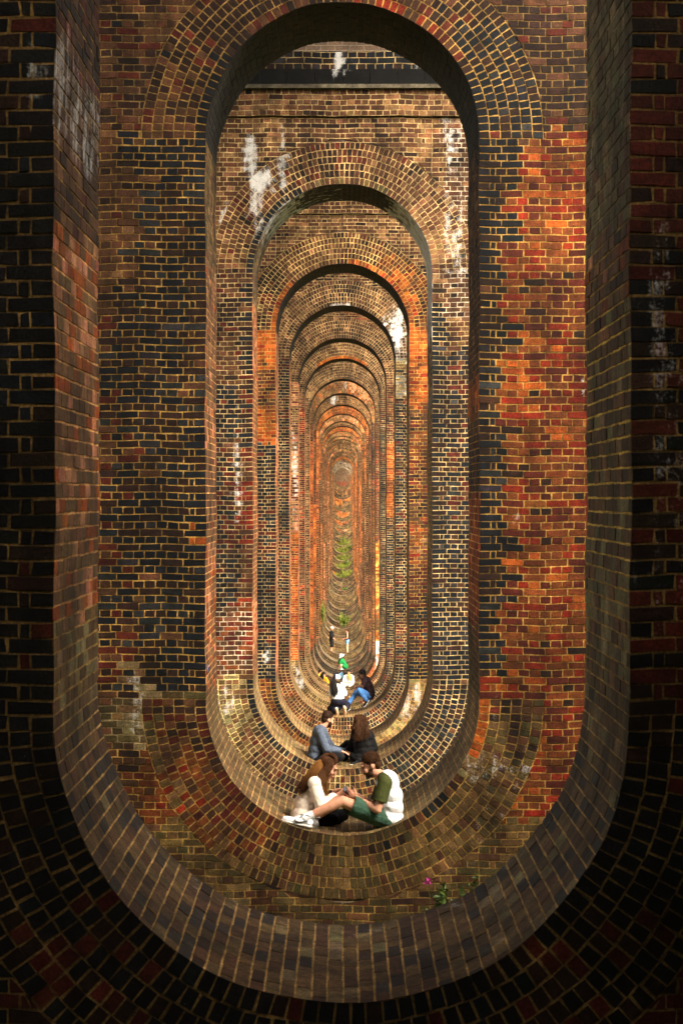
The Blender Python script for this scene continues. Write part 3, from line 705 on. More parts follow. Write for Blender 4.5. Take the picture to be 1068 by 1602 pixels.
cam = bpy.data.cameras.new('camera'); co = bpy.data.objects.new('camera', cam); COL.objects.link(co); SC.camera = co
co.location = (0, 0, 0); co.rotation_euler = (math.pi / 2, 0, 0)
cam.sensor_fit = 'VERTICAL'; cam.sensor_height = 36; cam.sensor_width = 24; cam.lens = 36 * F / 1602
cam.shift_y = -(801 - CY) / 1602; cam.shift_x = -(CX - 534) / 1602
cam.clip_start = .05; cam.clip_end = 6000
cam.dof.use_dof = True; cam.dof.focus_distance = 34; cam.dof.aperture_fstop = 9.0
SC.view_settings.view_transform = 'Standard'; SC.view_settings.look = 'None'; SC.view_settings.gamma = 1; SC.view_settings.use_curve_mapping = False
SC.view_settings.exposure = 2.15
SC.cycles.max_bounces = 8; SC.cycles.diffuse_bounces = 5; SC.cycles.use_denoising = True
SC.cycles.sample_clamp_indirect = 6

# a small blue sticker on the left jamb of the second opening
st = boxmesh('sticker', [(-R + .0035, -R + .006, yf(2) + .18, yf(2) + .30, -1.80, -1.73)], plain('blue_vinyl', (.02, .16, .62), .4, .1))
tag(st, 'small blue sticker on the left brick jamb above the seated pair', 'sticker')

# ------------------------------------------------------------------ people
VC = Vector
def tone(name, col, **k): return plain(name, col, **k)
M_SKIN = plain('skin', (.56, .27, .17), .55, .10, 25, .1); M_SKIN2 = plain('dark_skin', (.10, .045, .026), .5, .1, 25, .1); M_SKIN3 = plain('tan_skin', (.40, .19, .11), .55, .1, 25, .1)
def hairmat(name, a, b):
    m, nt, bs = nodes_of(name); g = nt.nodes.new('ShaderNodeNewGeometry')
    mp = nt.nodes.new('ShaderNodeMapping'); mp.inputs['Scale'].default_value = (1, 1, .25); L(nt, g.outputs['Position'], mp.inputs['Vector'])
    L(nt, mix(nt, ramp(nt, noise(nt, mp.outputs[0], 60, 3), .35, .65), a, b), bs.inputs['Base Color']); bs.inputs['Roughness'].default_value = .65; bs.inputs['Specular IOR Level'].default_value = .12
    return m
H_BROWN = hairmat('brown_hair', (.026, .010, .004), (.062, .024, .008)); H_BLACK = hairmat('black_hair', (.006, .005, .005), (.014, .011, .010)); H_DARK = hairmat('dark_brown_hair', (.013, .006, .003), (.03, .012, .006))
H_BEARD = hairmat('beard_hair', (.035, .016, .009), (.085, .040, .022))
def gradhair(name, top, tip, z_top, z_tip):
    """dyed lengths: the colour runs from root to tip along the height of the hanging hair"""
    m, nt, bs = nodes_of(name); g = nt.nodes.new('ShaderNodeNewGeometry'); sx = nt.nodes.new('ShaderNodeSeparateXYZ'); L(nt, g.outputs['Position'], sx.inputs[0])
    mp = nt.nodes.new('ShaderNodeMapping'); mp.inputs['Scale'].default_value = (1, 1, .25); L(nt, g.outputs['Position'], mp.inputs['Vector'])
    n = noise(nt, mp.outputs[0], 70, 3)
    f = math_node(nt, 'ADD', ramp(nt, sx.outputs[2], z_tip, z_top), math_node(nt, 'MULTIPLY', math_node(nt, 'SUBTRACT', n, .5), .9), True)
    L(nt, mix(nt, f, tip, top), bs.inputs['Base Color']); bs.inputs['Roughness'].default_value = .65; bs.inputs['Specular IOR Level'].default_value = .12
    return m
def cloth(name, col, rough=.85, scale=9, var=.12):
    m, nt, b = nodes_of(name); g = nt.nodes.new('ShaderNodeNewGeometry'); p = g.outputs['Position']
    n = noise(nt, p, scale, 3, .6); f = noise(nt, p, 260, 2)
    L(nt, mix(nt, ramp(nt, n, .3, .7), tuple(c * (1 - var) for c in col), tuple(min(1, c * (1 + var)) for c in col)), b.inputs['Base Color'])
    b.inputs['Roughness'].default_value = rough; b.inputs['Specular IOR Level'].default_value = .2
    bp = nt.nodes.new('ShaderNodeBump'); bp.inputs['Strength'].default_value = .8; bp.inputs['Distance'].default_value = .03
    L(nt, math_node(nt, 'ADD', n, math_node(nt, 'MULTIPLY', f, .04)), bp.inputs['Height']); L(nt, bp.outputs[0], b.inputs['Normal'])
    return m
C_WHITE = cloth('white_cotton', (.82, .82, .86), var=.06); C_OLIVE = cloth('olive_cotton', (.050, .058, .014)); C_GREEN = cloth('green_cotton', (.034, .078, .052)); C_CREAM = cloth('cream_fleece', (.86, .74, .63))
C_BLACK = cloth('black_cloth', (.0035, .0035, .0045)); C_BLUE = cloth('grey_blue_wool', (.056, .072, .106)); C_JEANS = cloth('blue_denim', (.07, .20, .50)); C_PLUM = cloth('dark_plum_cotton', (.022, .010, .012)); C_NAVY = cloth('navy_cloth', (.006, .006, .016))
C_YELLOW = cloth('yellow_cotton', (.85, .62, .01)); C_ORANGE = cloth('orange_cotton', (.85, .26, .01)); C_EMERALD = cloth('emerald_cotton', (.006, .15, .035)); C_RED = cloth('red_velvet', (.42, .012, .02)); C_DENIM = cloth('light_denim', (.16, .33, .58))
C_LACE = plain('black_lace', (.012, .012, .014), .7); M_SOLE = plain('pale_rubber', (.70, .69, .68), .6, .05); M_TAN = plain('tan_suede', (.42, .27, .14), .85, .15); M_PHONE = plain('black_glass', (.01, .01, .012), .15, 0, 1, 0); M_EYE = plain('eye', (.03, .02, .015), .2, 0, 1, 0); M_LIP = plain('lip', (.45, .14, .11), .5)

_ico = bmesh.new(); bmesh.ops.create_icosphere(_ico, subdivisions=3, radius=1)
ICO_V = np.array([v.co[:] for v in _ico.verts]); ICO_F = np.array([[v.index for v in f.verts] for f in _ico.faces]); _ico.free()
def basis(f, u=(0, 0, 1)):
    f = VC(f).normalized(); r = f.cross(VC(u)); r = r.normalized() if r.length > 1e-5 else VC((1, 0, 0)); return r, f, r.cross(f)
def prim_mesh(prims):
    V, Fc, n = [], [], 0
    def emit(v, f):
        nonlocal n
        V.append(v); Fc.append(f + n); n += len(v)
    for p in prims:
        if p[0] == 'e':                       # ellipsoid: centre, radii (r, f, u), basis
            _, c, rad, B = p; M = np.array([list(b) for b in B])
            emit((ICO_V * np.array(rad)) @ M + np.array(c), ICO_F)
        else:                                 # tapered capsule a->b, optional flattening of depth
            _, a, b, ra, rb = p; a, b = VC(a), VC(b); d = (b - a)
            L0 = d.length; ax = d.normalized() if L0 > 1e-6 else VC((0, 0, 1)); r, f, u = basis(ax, (.31, .12, .94)); 
            k = 14; rings = []
            for i in range(-5, 6):
                t = i / 5
                if i <= 0 and i < 0: ang = (1 + t) * math.pi / 2; rr, off = ra * math.sin(ang + 1e-3), -ra * math.cos(ang)
                elif i == 0: rr, off = ra, 0
                else: rr, off = None, None
                if rr is not None: rings.append((rr, off))
            for i in range(0, 6):
                ang = i / 5 * math.pi / 2; rings.append((rb * math.cos(ang) + 1e-5, L0 + rb * math.sin(ang)))
            vv, ff = [], []
            for rr, off in rings:
                for s in range(k):
                    t = 2 * math.pi * s / k; q = a + ax * off + (r * math.cos(t) + u * math.sin(t)) * rr; vv.append(q[:])
            for i in range(len(rings) - 1):
                for s in range(k):
                    s2 = (s + 1) % k; A, Bq, Cq, D = i * k + s, i * k + s2, (i + 1) * k + s2, (i + 1) * k + s
                    ff += [[A, Bq, Cq], [A, Cq, D]]
            m = len(rings)
            vv.append((a + ax * rings[0][1])[:]); vv.append((a + ax * rings[-1][1])[:])
            for s in range(k):
                s2 = (s + 1) % k; ff.append([len(vv) - 2, s2, s]); ff.append([len(vv) - 1, (m - 1) * k + s, (m - 1) * k + s2])
            emit(np.array(vv), np.array(ff))
    return np.concatenate(V), np.concatenate(Fc)
def blob(name, prims, mat, parent, voxel=.008, smooth=4, cut=None, wrinkle=0, loc=None):
    """one continuous skin around the joined shapes; cut: list of (point, normal) planes whose far side is removed"""
    V, Fc = prim_mesh(prims)
    me = bpy.data.meshes.new(name); me.from_pydata([tuple(v) for v in V], [], [tuple(f) for f in Fc])
    o = bpy.data.objects.new(name, me); COL.objects.link(o)
    r = o.modifiers.new('r', 'REMESH'); r.mode = 'VOXEL'; r.voxel_size = voxel
    if smooth: s = o.modifiers.new('s', 'SMOOTH'); s.factor = .5; s.iterations = smooth
    if wrinkle:
        tx = bpy.data.textures.new(name + '_folds', 'CLOUDS'); tx.noise_scale = .07
        dm = o.modifiers.new('d', 'DISPLACE'); dm.texture = tx; dm.strength = wrinkle; dm.mid_level = .5; dm.texture_coords = 'GLOBAL'
    bpy.context.view_layer.update()
    ev = o.evaluated_get(bpy.context.evaluated_depsgraph_get()); me2 = bpy.data.meshes.new_from_object(ev)
    o.modifiers.clear(); o.data = me2; me2.name = name; bpy.data.meshes.remove(me)
    if cut:
        bm = bmesh.new(); bm.from_mesh(me2)
        for p, nrm in cut: bmesh.ops.bisect_plane(bm, geom=bm.verts[:] + bm.edges[:] + bm.faces[:], plane_co=VC(p), plane_no=VC(nrm), clear_outer=True)
        bm.to_mesh(me2); bm.free()
    me2.polygons.foreach_set('use_smooth', np.ones(len(me2.polygons), bool)); me2.materials.clear(); me2.materials.append(mat)
    if parent is not None: o.parent = parent
    return o
def lerp(a, b, t): return VC(a).lerp(VC(b), t)

def head_prims(c, f, u, s=1.0):
    """c: centre of the skull, f: facing, u: up"""
    r, f, u = basis(f, u); B = (r, f, u); P = lambda x, y, z: VC(c) + (r * x + f * y + u * z) * s
    E = lambda x, y, z, a, b, d: ('e', P(x, y, z), (a * s, b * s, d * s), B)
    return [E(0, -.012, .025, .074, .092, .090), E(0, .030, -.030, .060, .062, .080), E(0, .055, -.088, .036, .032, .028),
            ('c', P(0, .088, .012), P(0, .106, -.028), .009 * s, .014 * s), E(0, .080, .030, .050, .016, .012), E(0, .088, -.062, .024, .012, .010),
            E(.038, .066, -.030, .026, .022, .026), E(-.038, .066, -.030, .026, .022, .026), E(.074, -.012, -.012, .010, .020, .032), E(-.074, -.012, -.012, .010, .020, .032)]
def hand_prims(wr, d, palm_n, curl=.6, s=1.0, side=1):
    """palm and five fingers; d: direction from wrist to knuckles, palm_n: out of the palm, side: +1 thumb on the (d x palm_n) side"""
    d = VC(d).normalized(); pn = VC(palm_n); pn = (pn - d * pn.dot(d)).normalized(); w = d.cross(pn) * side
    wr = VC(wr); out = [('e', wr + d * .048 * s, (.040 * s, .050 * s, .015 * s), (w, d, pn)), ('c', wr - d * .01, wr + d * .03 * s, .024 * s, .024 * s)]
    for i, (off, ln) in enumerate(((.030, .074), (.010, .084), (-.011, .078), (-.031, .060))):
        k0 = wr + d * (.088 - .004 * abs(i - 1)) * s + w * off * s; c1, c2 = curl * (.7 + .08 * i), curl * (1.6 + .12 * i)
        k1 = k0 + (d * math.cos(c1) + pn * math.sin(c1) + w * (.06 * (1.2 - i))) * ln * .52 * s
        k2 = k1 + (d * math.cos(c2) + pn * math.sin(c2)) * ln * .50 * s
        out += [('c', k0 - d * .012, k1, .0095 * s, .0088 * s), ('c', k1, k2, .0088 * s, .0072 * s)]
    t0 = wr + d * .030 * s + w * .032 * s; t1 = t0 + (d * .55 + w * .65 + pn * .35).normalized() * .040 * s; t2 = t1 + (d * .85 + w * .1 + pn * .5).normalized() * .032 * s
    out += [('c', t0, t1, .013 * s, .0105 * s), ('c', t1, t2, .0105 * s, .0085 * s)]
    return out
def limb(a, m, b, r0, r1, r2): return [('c', a, lerp(a, m, .45), r0, r0 * .97), ('c', lerp(a, m, .45), m, r0 * .97, r1), ('c', m, lerp(m, b, .3), r1, r1 * 1.04), ('c', lerp(m, b, .3), b, r1 * 1.04, r2)]
def foot_prims(an, toe, s=1.0):
    an, toe = VC(an), VC(toe); d = (toe - an); d.z *= .3; d.normalize()
    return [('c', an, an - VC((0, 0, .045 * s)) - d * .02, .034 * s, .034 * s), ('c', an - VC((0, 0, .04 * s)), toe, .040 * s, .026 * s)]

def shoe(an, toe, mat, sole_mat, parent, up=(0, 0, 1), s=1.0, voxel=.006, high=.03):
    """a trainer around the foot: upper (one skin) with its sole"""
    an, toe = VC(an), VC(toe); f = (toe - an); r, f, u = basis(f, up); Ln = .285 * s
    base = an - u * .075 * s - f * .065 * s
    P = lambda x, y, z: base + r * x * s + f * y * s + u * z * s
    B = (r, f, u)
    up_ = [('e', P(0, .045, .040), (.040 * s, .052 * s, .042 * s), B), ('e', P(0, .12, .032), (.044 * s, .075 * s, .036 * s), B), ('e', P(0, .205, .024), (.046 * s, .072 * s, .028 * s), B), ('e', P(0, .05, .072), (.038 * s, .045 * s, high * s + .012), B), ('e', P(0, .10, .055), (.034 * s, .06 * s, .028 * s), B)]
    o = blob('shoe', up_, mat, parent, voxel, 3)
    sole = [('e', P(0, .045, .008), (.044 * s, .055 * s, .017 * s), B), ('e', P(0, .13, .006), (.046 * s, .08 * s, .015 * s), B), ('e', P(0, .21, .007), (.050 * s, .075 * s, .014 * s), B)]
    blob('sole', sole, sole_mat, o, voxel, 2, cut=[(P(0, 0, -.004), -u)])
    return o, P, B
def strands(name, roots, paths, n, rad, mat, parent, seed, spread=.012, sides=4):
    """locks of hair: each follows a blend of the guide paths (lists of points), offset by its own place in the bundle"""
    rnd = random.Random(seed); lines = []
    for i in range(n):
        g = rnd.choice(paths); q = rnd.choice(paths); t = rnd.random() * .5; off = VC((rnd.gauss(0, 1), rnd.gauss(0, 1), rnd.gauss(0, .5))); ln = rnd.uniform(.82, 1.03)
        pts = []
        m = 9
        for j in range(m):
            f = j / (m - 1) * ln * (len(g) - 1); a = min(int(f), len(g) - 2)
            p = VC(g[a]).lerp(VC(g[a + 1]), f - a).lerp(VC(q[a]).lerp(VC(q[a + 1]), f - a), t)
            pts.append(p + off * spread * (.15 + 1.3 * j / m) + VC((math.sin(j * 1.3 + i), math.cos(j * 1.1 + i * 2), 0)) * .004)
        lines.append((pts, [rad * (1 - .65 * (j / (m - 1)) ** 2) for j in range(m)]))
    return tubes(name, lines, mat, parent, sides)
def short_hair(c, f, u, mat, parent, s=1.0, seed=1, length=.02, n=500, low=-.03, front=.055):
    """a close cut: cap with many short tufts"""
    r, f, u = basis(f, u); B = (r, f, u); P = lambda x, y, z: VC(c) + (r * x + f * y + u * z) * s
    cap = blob('hair', [('e', P(0, -.028, .046), (.0805 * s, .095 * s, .088 * s), B), ('e', P(0, -.060, -.01), (.066 * s, .052 * s, .07 * s), B),
                        ('c', P(.074, -.005, .03), P(.076, .004, -.012), .010 * s, .006 * s), ('c', P(-.074, -.005, .03), P(-.076, .004, -.012), .010 * s, .006 * s)], mat, parent, .007, 2)
    rnd = random.Random(seed); lines = []
    for i in range(n):
        a, b = rnd.uniform(0, 6.28), rnd.uniform(-.3, 1); h = math.sqrt(1 - min(1, b * b))
        d = r * math.cos(a) * h * .080 + f * math.sin(a) * h * .094 + u * b * .087
        p = VC(c) + (f * -.028 + u * .046) * s + d * s
        dn = d.normalized(); t = (f * .7 - u * .25 + VC((rnd.gauss(0, .25), rnd.gauss(0, .25), rnd.gauss(0, .25)))); t = (t - dn * t.dot(dn)).normalized()
        lines.append(([p - dn * .004, p + (t * .5 + dn * .10) * length * s, p + (t + dn * .06) * length * s], [.0038 * s, .0034 * s, .0012]))
    tubes('tuft', lines, mat, cap, 3)
    return cap
def face_bits(c, f, u, parent, s=1.0, lips=True):
    r, f, u = basis(f, u); B = (r, f, u); P = lambda x, y, z: VC(c) + (r * x + f * y + u * z) * s
    for k in (-1, 1):
        V, Fc = prim_mesh([('e', P(k * .030, .083, .008), (.012 * s, .010 * s, .007 * s), B)])
        me = bpy.data.meshes.new('eye'); me.from_pydata([tuple(v) for v in V], [], [tuple(q) for q in Fc]); link('eye', me, M_EYE, parent)
        V, Fc = prim_mesh([('c', P(k * .016, .094, .026), P(k * .046, .082, .028), .0045 * s, .003 * s)])
        me = bpy.data.meshes.new('eyebrow'); me.from_pydata([tuple(v) for v in V], [], [tuple(q) for q in Fc]); link('eyebrow', me, H_DARK, parent)
    if lips:
        V, Fc = prim_mesh([('e', P(0, .099, -.060), (.022 * s, .006 * s, .008 * s), B)])
        me = bpy.data.meshes.new('lips'); me.from_pydata([tuple(v) for v in V], [], [tuple(q) for q in Fc]); link('lips', me, M_LIP, parent)

def person(label, root_at, J, skin, voxel=.008, group=None, fem=False):
    """J: joints in world space. Returns the person Empty and its joints; the body is one continuous skin."""
    root = tag(empty('person', (0, 0, 0)), label, 'person', group)
    g = lambda k: VC(J[k])
    pr = head_prims(g('head'), J['face'], J.get('up', (0, 0, 1)), J.get('hs', 1.0))
    sc = J.get('s', 1.0)
    neck_top = g('head') + VC(J['face']).normalized() * -.02 - VC((0, 0, .06 * sc))
    pr += [('c', g('neck'), neck_top, .058 * sc, .052 * sc)]
    tb = J['torso']                      # list of (point, halfwidth, halfdepth)
    sw = (g('shR') - g('shL')).normalized()
    for p, hw, hd in tb:
        p = VC(p); fw = sw.cross(VC((0, 0, 1))); pr.append(('e', p, (hw, hd, .13 * sc), (sw, fw.normalized() if fw.length > .01 else VC((0, 1, 0)), VC((0, 0, 1)))))
    pr += [('c', g('neck'), g('shL'), .055 * sc, .052 * sc), ('c', g('neck'), g('shR'), .055 * sc, .052 * sc)]
    for s_ in 'LR':
        pr += limb(g('sh' + s_), g('el' + s_), g('wr' + s_), .050 * sc, .040 * sc, .026 * sc)
        hd = J.get('hd' + s_, (g('wr' + s_) - g('el' + s_)))
        pr += hand_prims(g('wr' + s_), hd, J.get('pn' + s_, (0, 0, -1)), J.get('curl' + s_, .55), sc, J.get('th' + s_, 1))
        pr += limb(g('hp' + s_), g('kn' + s_), g('an' + s_), .078 * sc, .055 * sc, .036 * sc)
        fd = (g('to' + s_) - g('an' + s_)).normalized(); pr += [('c', g('an' + s_), g('an' + s_) - VC((0, 0, .035 * sc)) + fd * .03, .032 * sc, .030 * sc)]
    body = blob('body', pr, skin, root, voxel, 4)
    face_bits(g('head'), J['face'], J.get('up', (0, 0, 1)), root, J.get('hs', 1.0))
    return root
def torso_cloth(J, grow, sc=1.0, tb=None, hang=None):
    sw = (VC(J['shR']) - VC(J['shL'])).normalized(); fw = sw.cross(VC((0, 0, 1))).normalized(); out = []
    for p, hw, hd in (tb or J['torso']):
        out.append(('e', VC(p), (hw + grow, hd + grow, (.13 + grow) * sc), (sw, fw, VC((0, 0, 1)))))
    for s_ in 'LR': out.append(('c', VC(J['neck']) - VC((0, 0, .02)), J['sh' + s_], (.055 + grow) * sc, (.055 + grow) * sc))
    return out
def sleeve(J, s_, grow, to=1.0, sc=1.0, cuff=0.):
    a, m, b = VC(J['sh' + s_]), VC(J['el' + s_]), VC(J['wr' + s_])
    if to <= 1: return [('c', a, lerp(a, m, to), (.052 + grow) * sc, (.050 + grow) * sc)]
    return [('c', a, m, (.052 + grow) * sc, (.046 + grow) * sc), ('c', m, lerp(m, b, to - 1), (.046 + grow) * sc, (.034 + grow + cuff) * sc)]
def leg_cloth(J, s_, grow, to=2.0, sc=1.0, hem=0.):
    a, m, b = VC(J['hp' + s_]), VC(J['kn' + s_]), VC(J['an' + s_])
    if to <= 1: return [('c', a, lerp(a, m, to), (.085 + grow) * sc, (.070 + grow + hem) * sc)]
    return [('c', a, m, (.085 + grow) * sc, (.060 + grow) * sc), ('c', m, lerp(m, b, to - 1), (.060 + grow) * sc, (.045 + grow + hem) * sc)]

# world position of a point of the picture at depth Y; the two zoomed views used for measuring the poses
def floor_z(n, x, off=0.): return zbot(n) + R - math.sqrt(max(R * R - x * x, 0)) + off
def zA(zx, zy, Y): return at(420 + zx / 4.855, 1160 + zy / 4.855, Y)
def zB(zx, zy, Y): return at(420 + zx / 4.217, 950 + zy / 4.217, Y)
def zC(zx, zy, Y): return at(470 + zx / 8.215, 980 + zy / 8.215, Y)

# ---------- the man with the phone, right of the pair in front
Y = 20.66
J = dict(head=zA(772, 180, Y), face=(-.88, -.06, -.42), up=(-.38, 0, .92), hs=1.0, neck=zA(872, 268, Y),
         torso=[(zA(905, 320, Y), .175, .105), (zA(925, 420, Y), .165, .115), (zA(925, 500, Y), .165, .12), (zA(905, 585, Y), .175, .125)],
         shL=zA(884, 312, Y - .185), elL=zA(828, 520, Y - .25), wrL=zA(672, 432, Y - .10), shR=zA(872, 315, Y + .185), elR=zA(800, 500, Y + .22), wrR=zA(668, 405, Y + .09),
         hdL=(-.80, .10, .42), pnL=(.15, .95, .2), thL=-1, curlL=.75, hdR=(-.85, -.10, .35), pnR=(.1, -.95, .25), thR=1, curlR=.75,
         hpL=zA(905, 602, Y - .09), knL=zA(560, 452, Y - .19), anL=zA(287, 578, Y - .20), toL=zA(146, 545, Y - .21),
         hpR=zA(905, 600, Y + .09), knR=zA(535, 446, Y + .02), anR=zA(330, 590, Y - .02), toR=zA(200, 555, Y + .02))
man = person('bearded man in white tee with olive sleeves and green shorts, bent over a phone', None, J, M_SKIN, .0065)
short_hair(J['head'], J['face'], J['up'], H_BROWN, man, 1.0, 2, .022, 900, low=-.045, front=.052)
r_, f_, u_ = basis(J['face'], J['up']); hP = lambda x, y, z: VC(J['head']) + r_ * x + f_ * y + u_ * z
blob('beard', [('e', hP(0, .030, -.042), (.0612, .0632, .0765), (r_, f_, u_)), ('e', hP(0, .056, -.090), (.037, .034, .029), (r_, f_, u_))], H_BEARD, man, .006, 2, cut=[(hP(0, .09, -.052), u_ * .86 + f_ * .5), (hP(0, .0, -.02), -f_ * .9 + u_ * .2)])
blob('moustache', [('c', hP(-.022, .096, -.052), hP(0, .102, -.044), .006, .008), ('c', hP(.022, .096, -.052), hP(0, .102, -.044), .006, .008)], H_DARK, man, .005, 1)
shirt = blob('shirt', torso_cloth(J, .016) + [('e', zA(945, 585, Y), (.185, .115, .10), ((0, 1, 0), (1, 0, 0), (0, 0, 1)))], C_WHITE, man, .008, 5, wrinkle=.007)
for s_ in 'LR':
    blob('sleeve', [('c', lerp(J['neck'], J['sh' + s_], .30), J['sh' + s_], .073, .076)] + [('c', J['sh' + s_], lerp(J['sh' + s_], J['el' + s_], .66), .076, .074)], C_OLIVE, shirt, .007, 4, wrinkle=.008,
         cut=[(lerp(J['sh' + s_], J['el' + s_], .70), VC(J['el' + s_]) - VC(J['sh' + s_]))])
sh = blob('shorts', [('e', zA(905, 600, Y), (.185, .13, .105), ((0, 1, 0), (1, 0, 0), (0, 0, 1)))] + leg_cloth(J, 'L', .016, .74, 1, .020) + leg_cloth(J, 'R', .016, .74, 1, .020), C_GREEN, man, .008, 4, wrinkle=.014,
          cut=[(lerp(J['hpL'], J['knL'], .80), VC(J['knL']) - VC(J['hpL']))])
for s_ in 'LR':
    so_, SP, SB = shoe(J['an' + s_], J['to' + s_], C_WHITE, M_SOLE, man, up=(.2, 0, .98), s=1.14)
    an = VC(J['an' + s_]); dn = (an - VC(J['kn' + s_])).normalized()
    blob('sock', [('c', an - dn * .075, an + dn * .02, .044, .046)], C_WHITE, man, .006, 2, cut=[(an - dn * .085, -dn)])
    tubes('lace', [([SP(-.03, .085 + .022 * i, .078 - .010 * i), SP(0, .088 + .022 * i, .092 - .010 * i), SP(.03, .085 + .022 * i, .078 - .010 * i)], .0045) for i in range(4)] +
          [([SP(0, .088, .092), SP(-.022, .10, .098), SP(-.044, .13, .06)], .004), ([SP(0, .088, .092), SP(.022, .11, .092), SP(.044, .14, .055)], .004)], C_LACE, so_, 5)
    # the curved tick on the outer side and the dark collar
    side = -1 if s_ == 'L' else 1
    tick = [(.185, .030), (.150, .018), (.105, .016), (.082, .026), (.088, .050)]
    lo = [SP(side * x, y, z) for (y, z), x in zip([(.045, .058), (.085, .040), (.12, .028), (.15, .026), (.165, .034), (.158, .052)], [.041, .043, .046, .047, .047, .043])]
    tubes('curved_mark', [(lo, [.003, .006, .008, .009, .007, .003])], C_LACE, so_, 6)
    tubes('collar', [([SP(.036 * math.cos(t), .045 + .045 * math.sin(t), .098) for t in np.linspace(0, 6.283, 17)], .006)], C_LACE, so_, 5)
ph = empty('phone', zA(590, 372, Y - .03)); tag(ph, 'dark phone held between the seated pair in front', 'phone')
bm_ = bmesh.new(); bmesh.ops.create_cube(bm_, size=1)
for v in bm_.verts: v.co = VC((v.co.x * .078, v.co.y * .150, v.co.z * .009))
bmesh.ops.bevel(bm_, geom=bm_.edges[:], offset=.003, segments=2, affect='EDGES')
me_ = bpy.data.meshes.new('case'); bm_.to_mesh(me_); bm_.free(); po = link('case', me_, M_PHONE, ph); po.rotation_euler = (.25, .75, .1)

# ---------- the woman facing him
Y = 20.86
J = dict(head=zA(452, 196, Y), face=(.86, -.10, -.48), up=(.42, 0, .90), hs=.97, neck=zA(392, 285, Y), s=.93,
         torso=[(zA(345, 330, Y), .155, .10), (zA(310, 420, Y), .140, .105), (zA(280, 490, Y), .145, .11), (zA(268, 565, Y), .165, .12)],
         shL=zA(352, 318, Y + .165), elL=zA(400, 470, Y + .21), wrL=zA(515, 372, Y + .09), shR=zA(348, 318, Y - .165), elR=zA(398, 490, Y - .20), wrR=zA(500, 420, Y - .02),
         hdR=(.85, .12, .35), pnR=(-.1, .85, .4), thR=-1, curlR=.7, hdL=(.9, -.15, .12), pnL=(.1, -.5, -.8), thL=1, curlL=.7,
         hpL=zA(268, 590, Y + .09), knL=zA(560, 560, Y + .22), anL=zA(430, 650, Y + .12), toL=zA(330, 662, Y + .05),
         hpR=zA(268, 592, Y - .08), knR=zA(490, 590, Y + .02), anR=zA(345, 640, Y - .02), toR=zA(450, 668, Y - .03))
woman = person('woman in cream sweatshirt with red hair tie and long ponytail, facing the man in shorts', None, J, M_SKIN, .0065)
blob('sweatshirt', torso_cloth(J, .022, .95) + sleeve(J, 'R', .022, 1.9, .93, .004) + sleeve(J, 'L', .022, 1.45, .93), C_CREAM, woman, .008, 5, wrinkle=.009)
blob('cuff', [('c', lerp(J['elL'], J['wrL'], .30), lerp(J['elL'], J['wrL'], .72), .052, .042)], C_BLACK, woman, .008, 3)
blob('trousers', [('e', zA(268, 590, Y), (.165, .13, .10), ((0, 1, 0), (1, 0, 0), (0, 0, 1)))] + leg_cloth(J, 'L', .012, 2, .95) + leg_cloth(J, 'R', .012, 2, .95), C_BLACK, woman, .008, 4, wrinkle=.01)
for s_ in 'LR': shoe(J['an' + s_], J['to' + s_], C_BLACK, C_BLACK, woman, s=.92)
r_, f_, u_ = basis(J['face'], J['up']); hP = lambda x, y, z: VC(J['head']) + r_ * x + f_ * y + u_ * z
HW = gradhair('highlighted_hair', (.058, .022, .009), (.20, .085, .02), hP(0, 0, .05).z, hP(0, 0, .05).z - .40)
HT = gradhair('ponytail_hair', (.19, .078, .017), (.040, .014, .006), hP(0, 0, .08).z, hP(0, 0, .08).z - .26)
cap = blob('hair', [('e', hP(0, -.030, .046), (.083, .096, .091), (r_, f_, u_)), ('e', hP(0, -.045, -.03), (.078, .070, .07), (r_, f_, u_)), ('e', hP(0, -.06, .09), (.05, .05, .04), (r_, f_, u_))], HW, woman, .007, 2,cut=None)
tie = zA(420, 122, Y)
strands('ponytail', None, [[tie, zA(385, 160, Y - .08), zA(330, 230, Y - .11), zA(272, 300, Y - .13), zA(226, 388, Y - .13)], [tie, zA(395, 190, Y - .07), zA(340, 262, Y - .13), zA(290, 330, Y - .15), zA(240, 400, Y - .15)],
        [tie, zA(372, 150, Y - .05), zA(308, 222, Y - .08), zA(250, 310, Y - .11), zA(208, 372, Y - .12)], [tie, zA(400, 200, Y - .09), zA(350, 270, Y - .15), zA(300, 340, Y - .17), zA(252, 395, Y - .17)]], 330, .0038, HT, cap, 3, .009)
strands('side_lock', None, [[hP(.02, .0, .135), hP(.075, .015, .085), hP(.094, .01, .0), zA(420, 230, Y - .10), zA(412, 300, Y - .14), zA(425, 395, Y - .15)], [hP(.02, .01, .132), hP(.072, .035, .075), hP(.088, .035, .0), zA(455, 225, Y - .09), zA(430, 310, Y - .12), zA(445, 405, Y - .13)],
        [hP(.02, -.03, .138), hP(.078, -.02, .085), hP(.096, -.02, .0), zA(395, 230, Y - .10), zA(385, 290, Y - .17), zA(405, 350, Y - .18)]], 420, .0042, HW, cap, 4, .010)
strands('side_lock', None, [[hP(-.03, .0, .13), hP(-.075, .015, .08), zA(430, 230, Y + .10), zA(420, 300, Y + .12), zA(425, 380, Y + .12)]], 120, .0042, HW, cap, 5, .012)
strands('crown_lock', None, [[hP(k, .052, .088), hP(k, .015, .128), hP(k * .9, -.04, .142), tie] for k in (-.055, -.02, .02, .055)] + [[hP(-.078, .03, .04), hP(-.085, -.02, .075), hP(-.06, -.06, .11), tie]], 260, .0035, HW, cap, 9, .008)
blob('hair_tie', [('e', tie + VC((.022 * math.cos(a), .026 * math.sin(a), .014 * math.sin(a + .6))), (.020, .020, .018), ((1, 0, 0), (0, 1, 0), (0, 0, 1))) for a in np.linspace(0, 6.28, 8)[:-1]], C_RED, cap, .005, 2, wrinkle=.012)

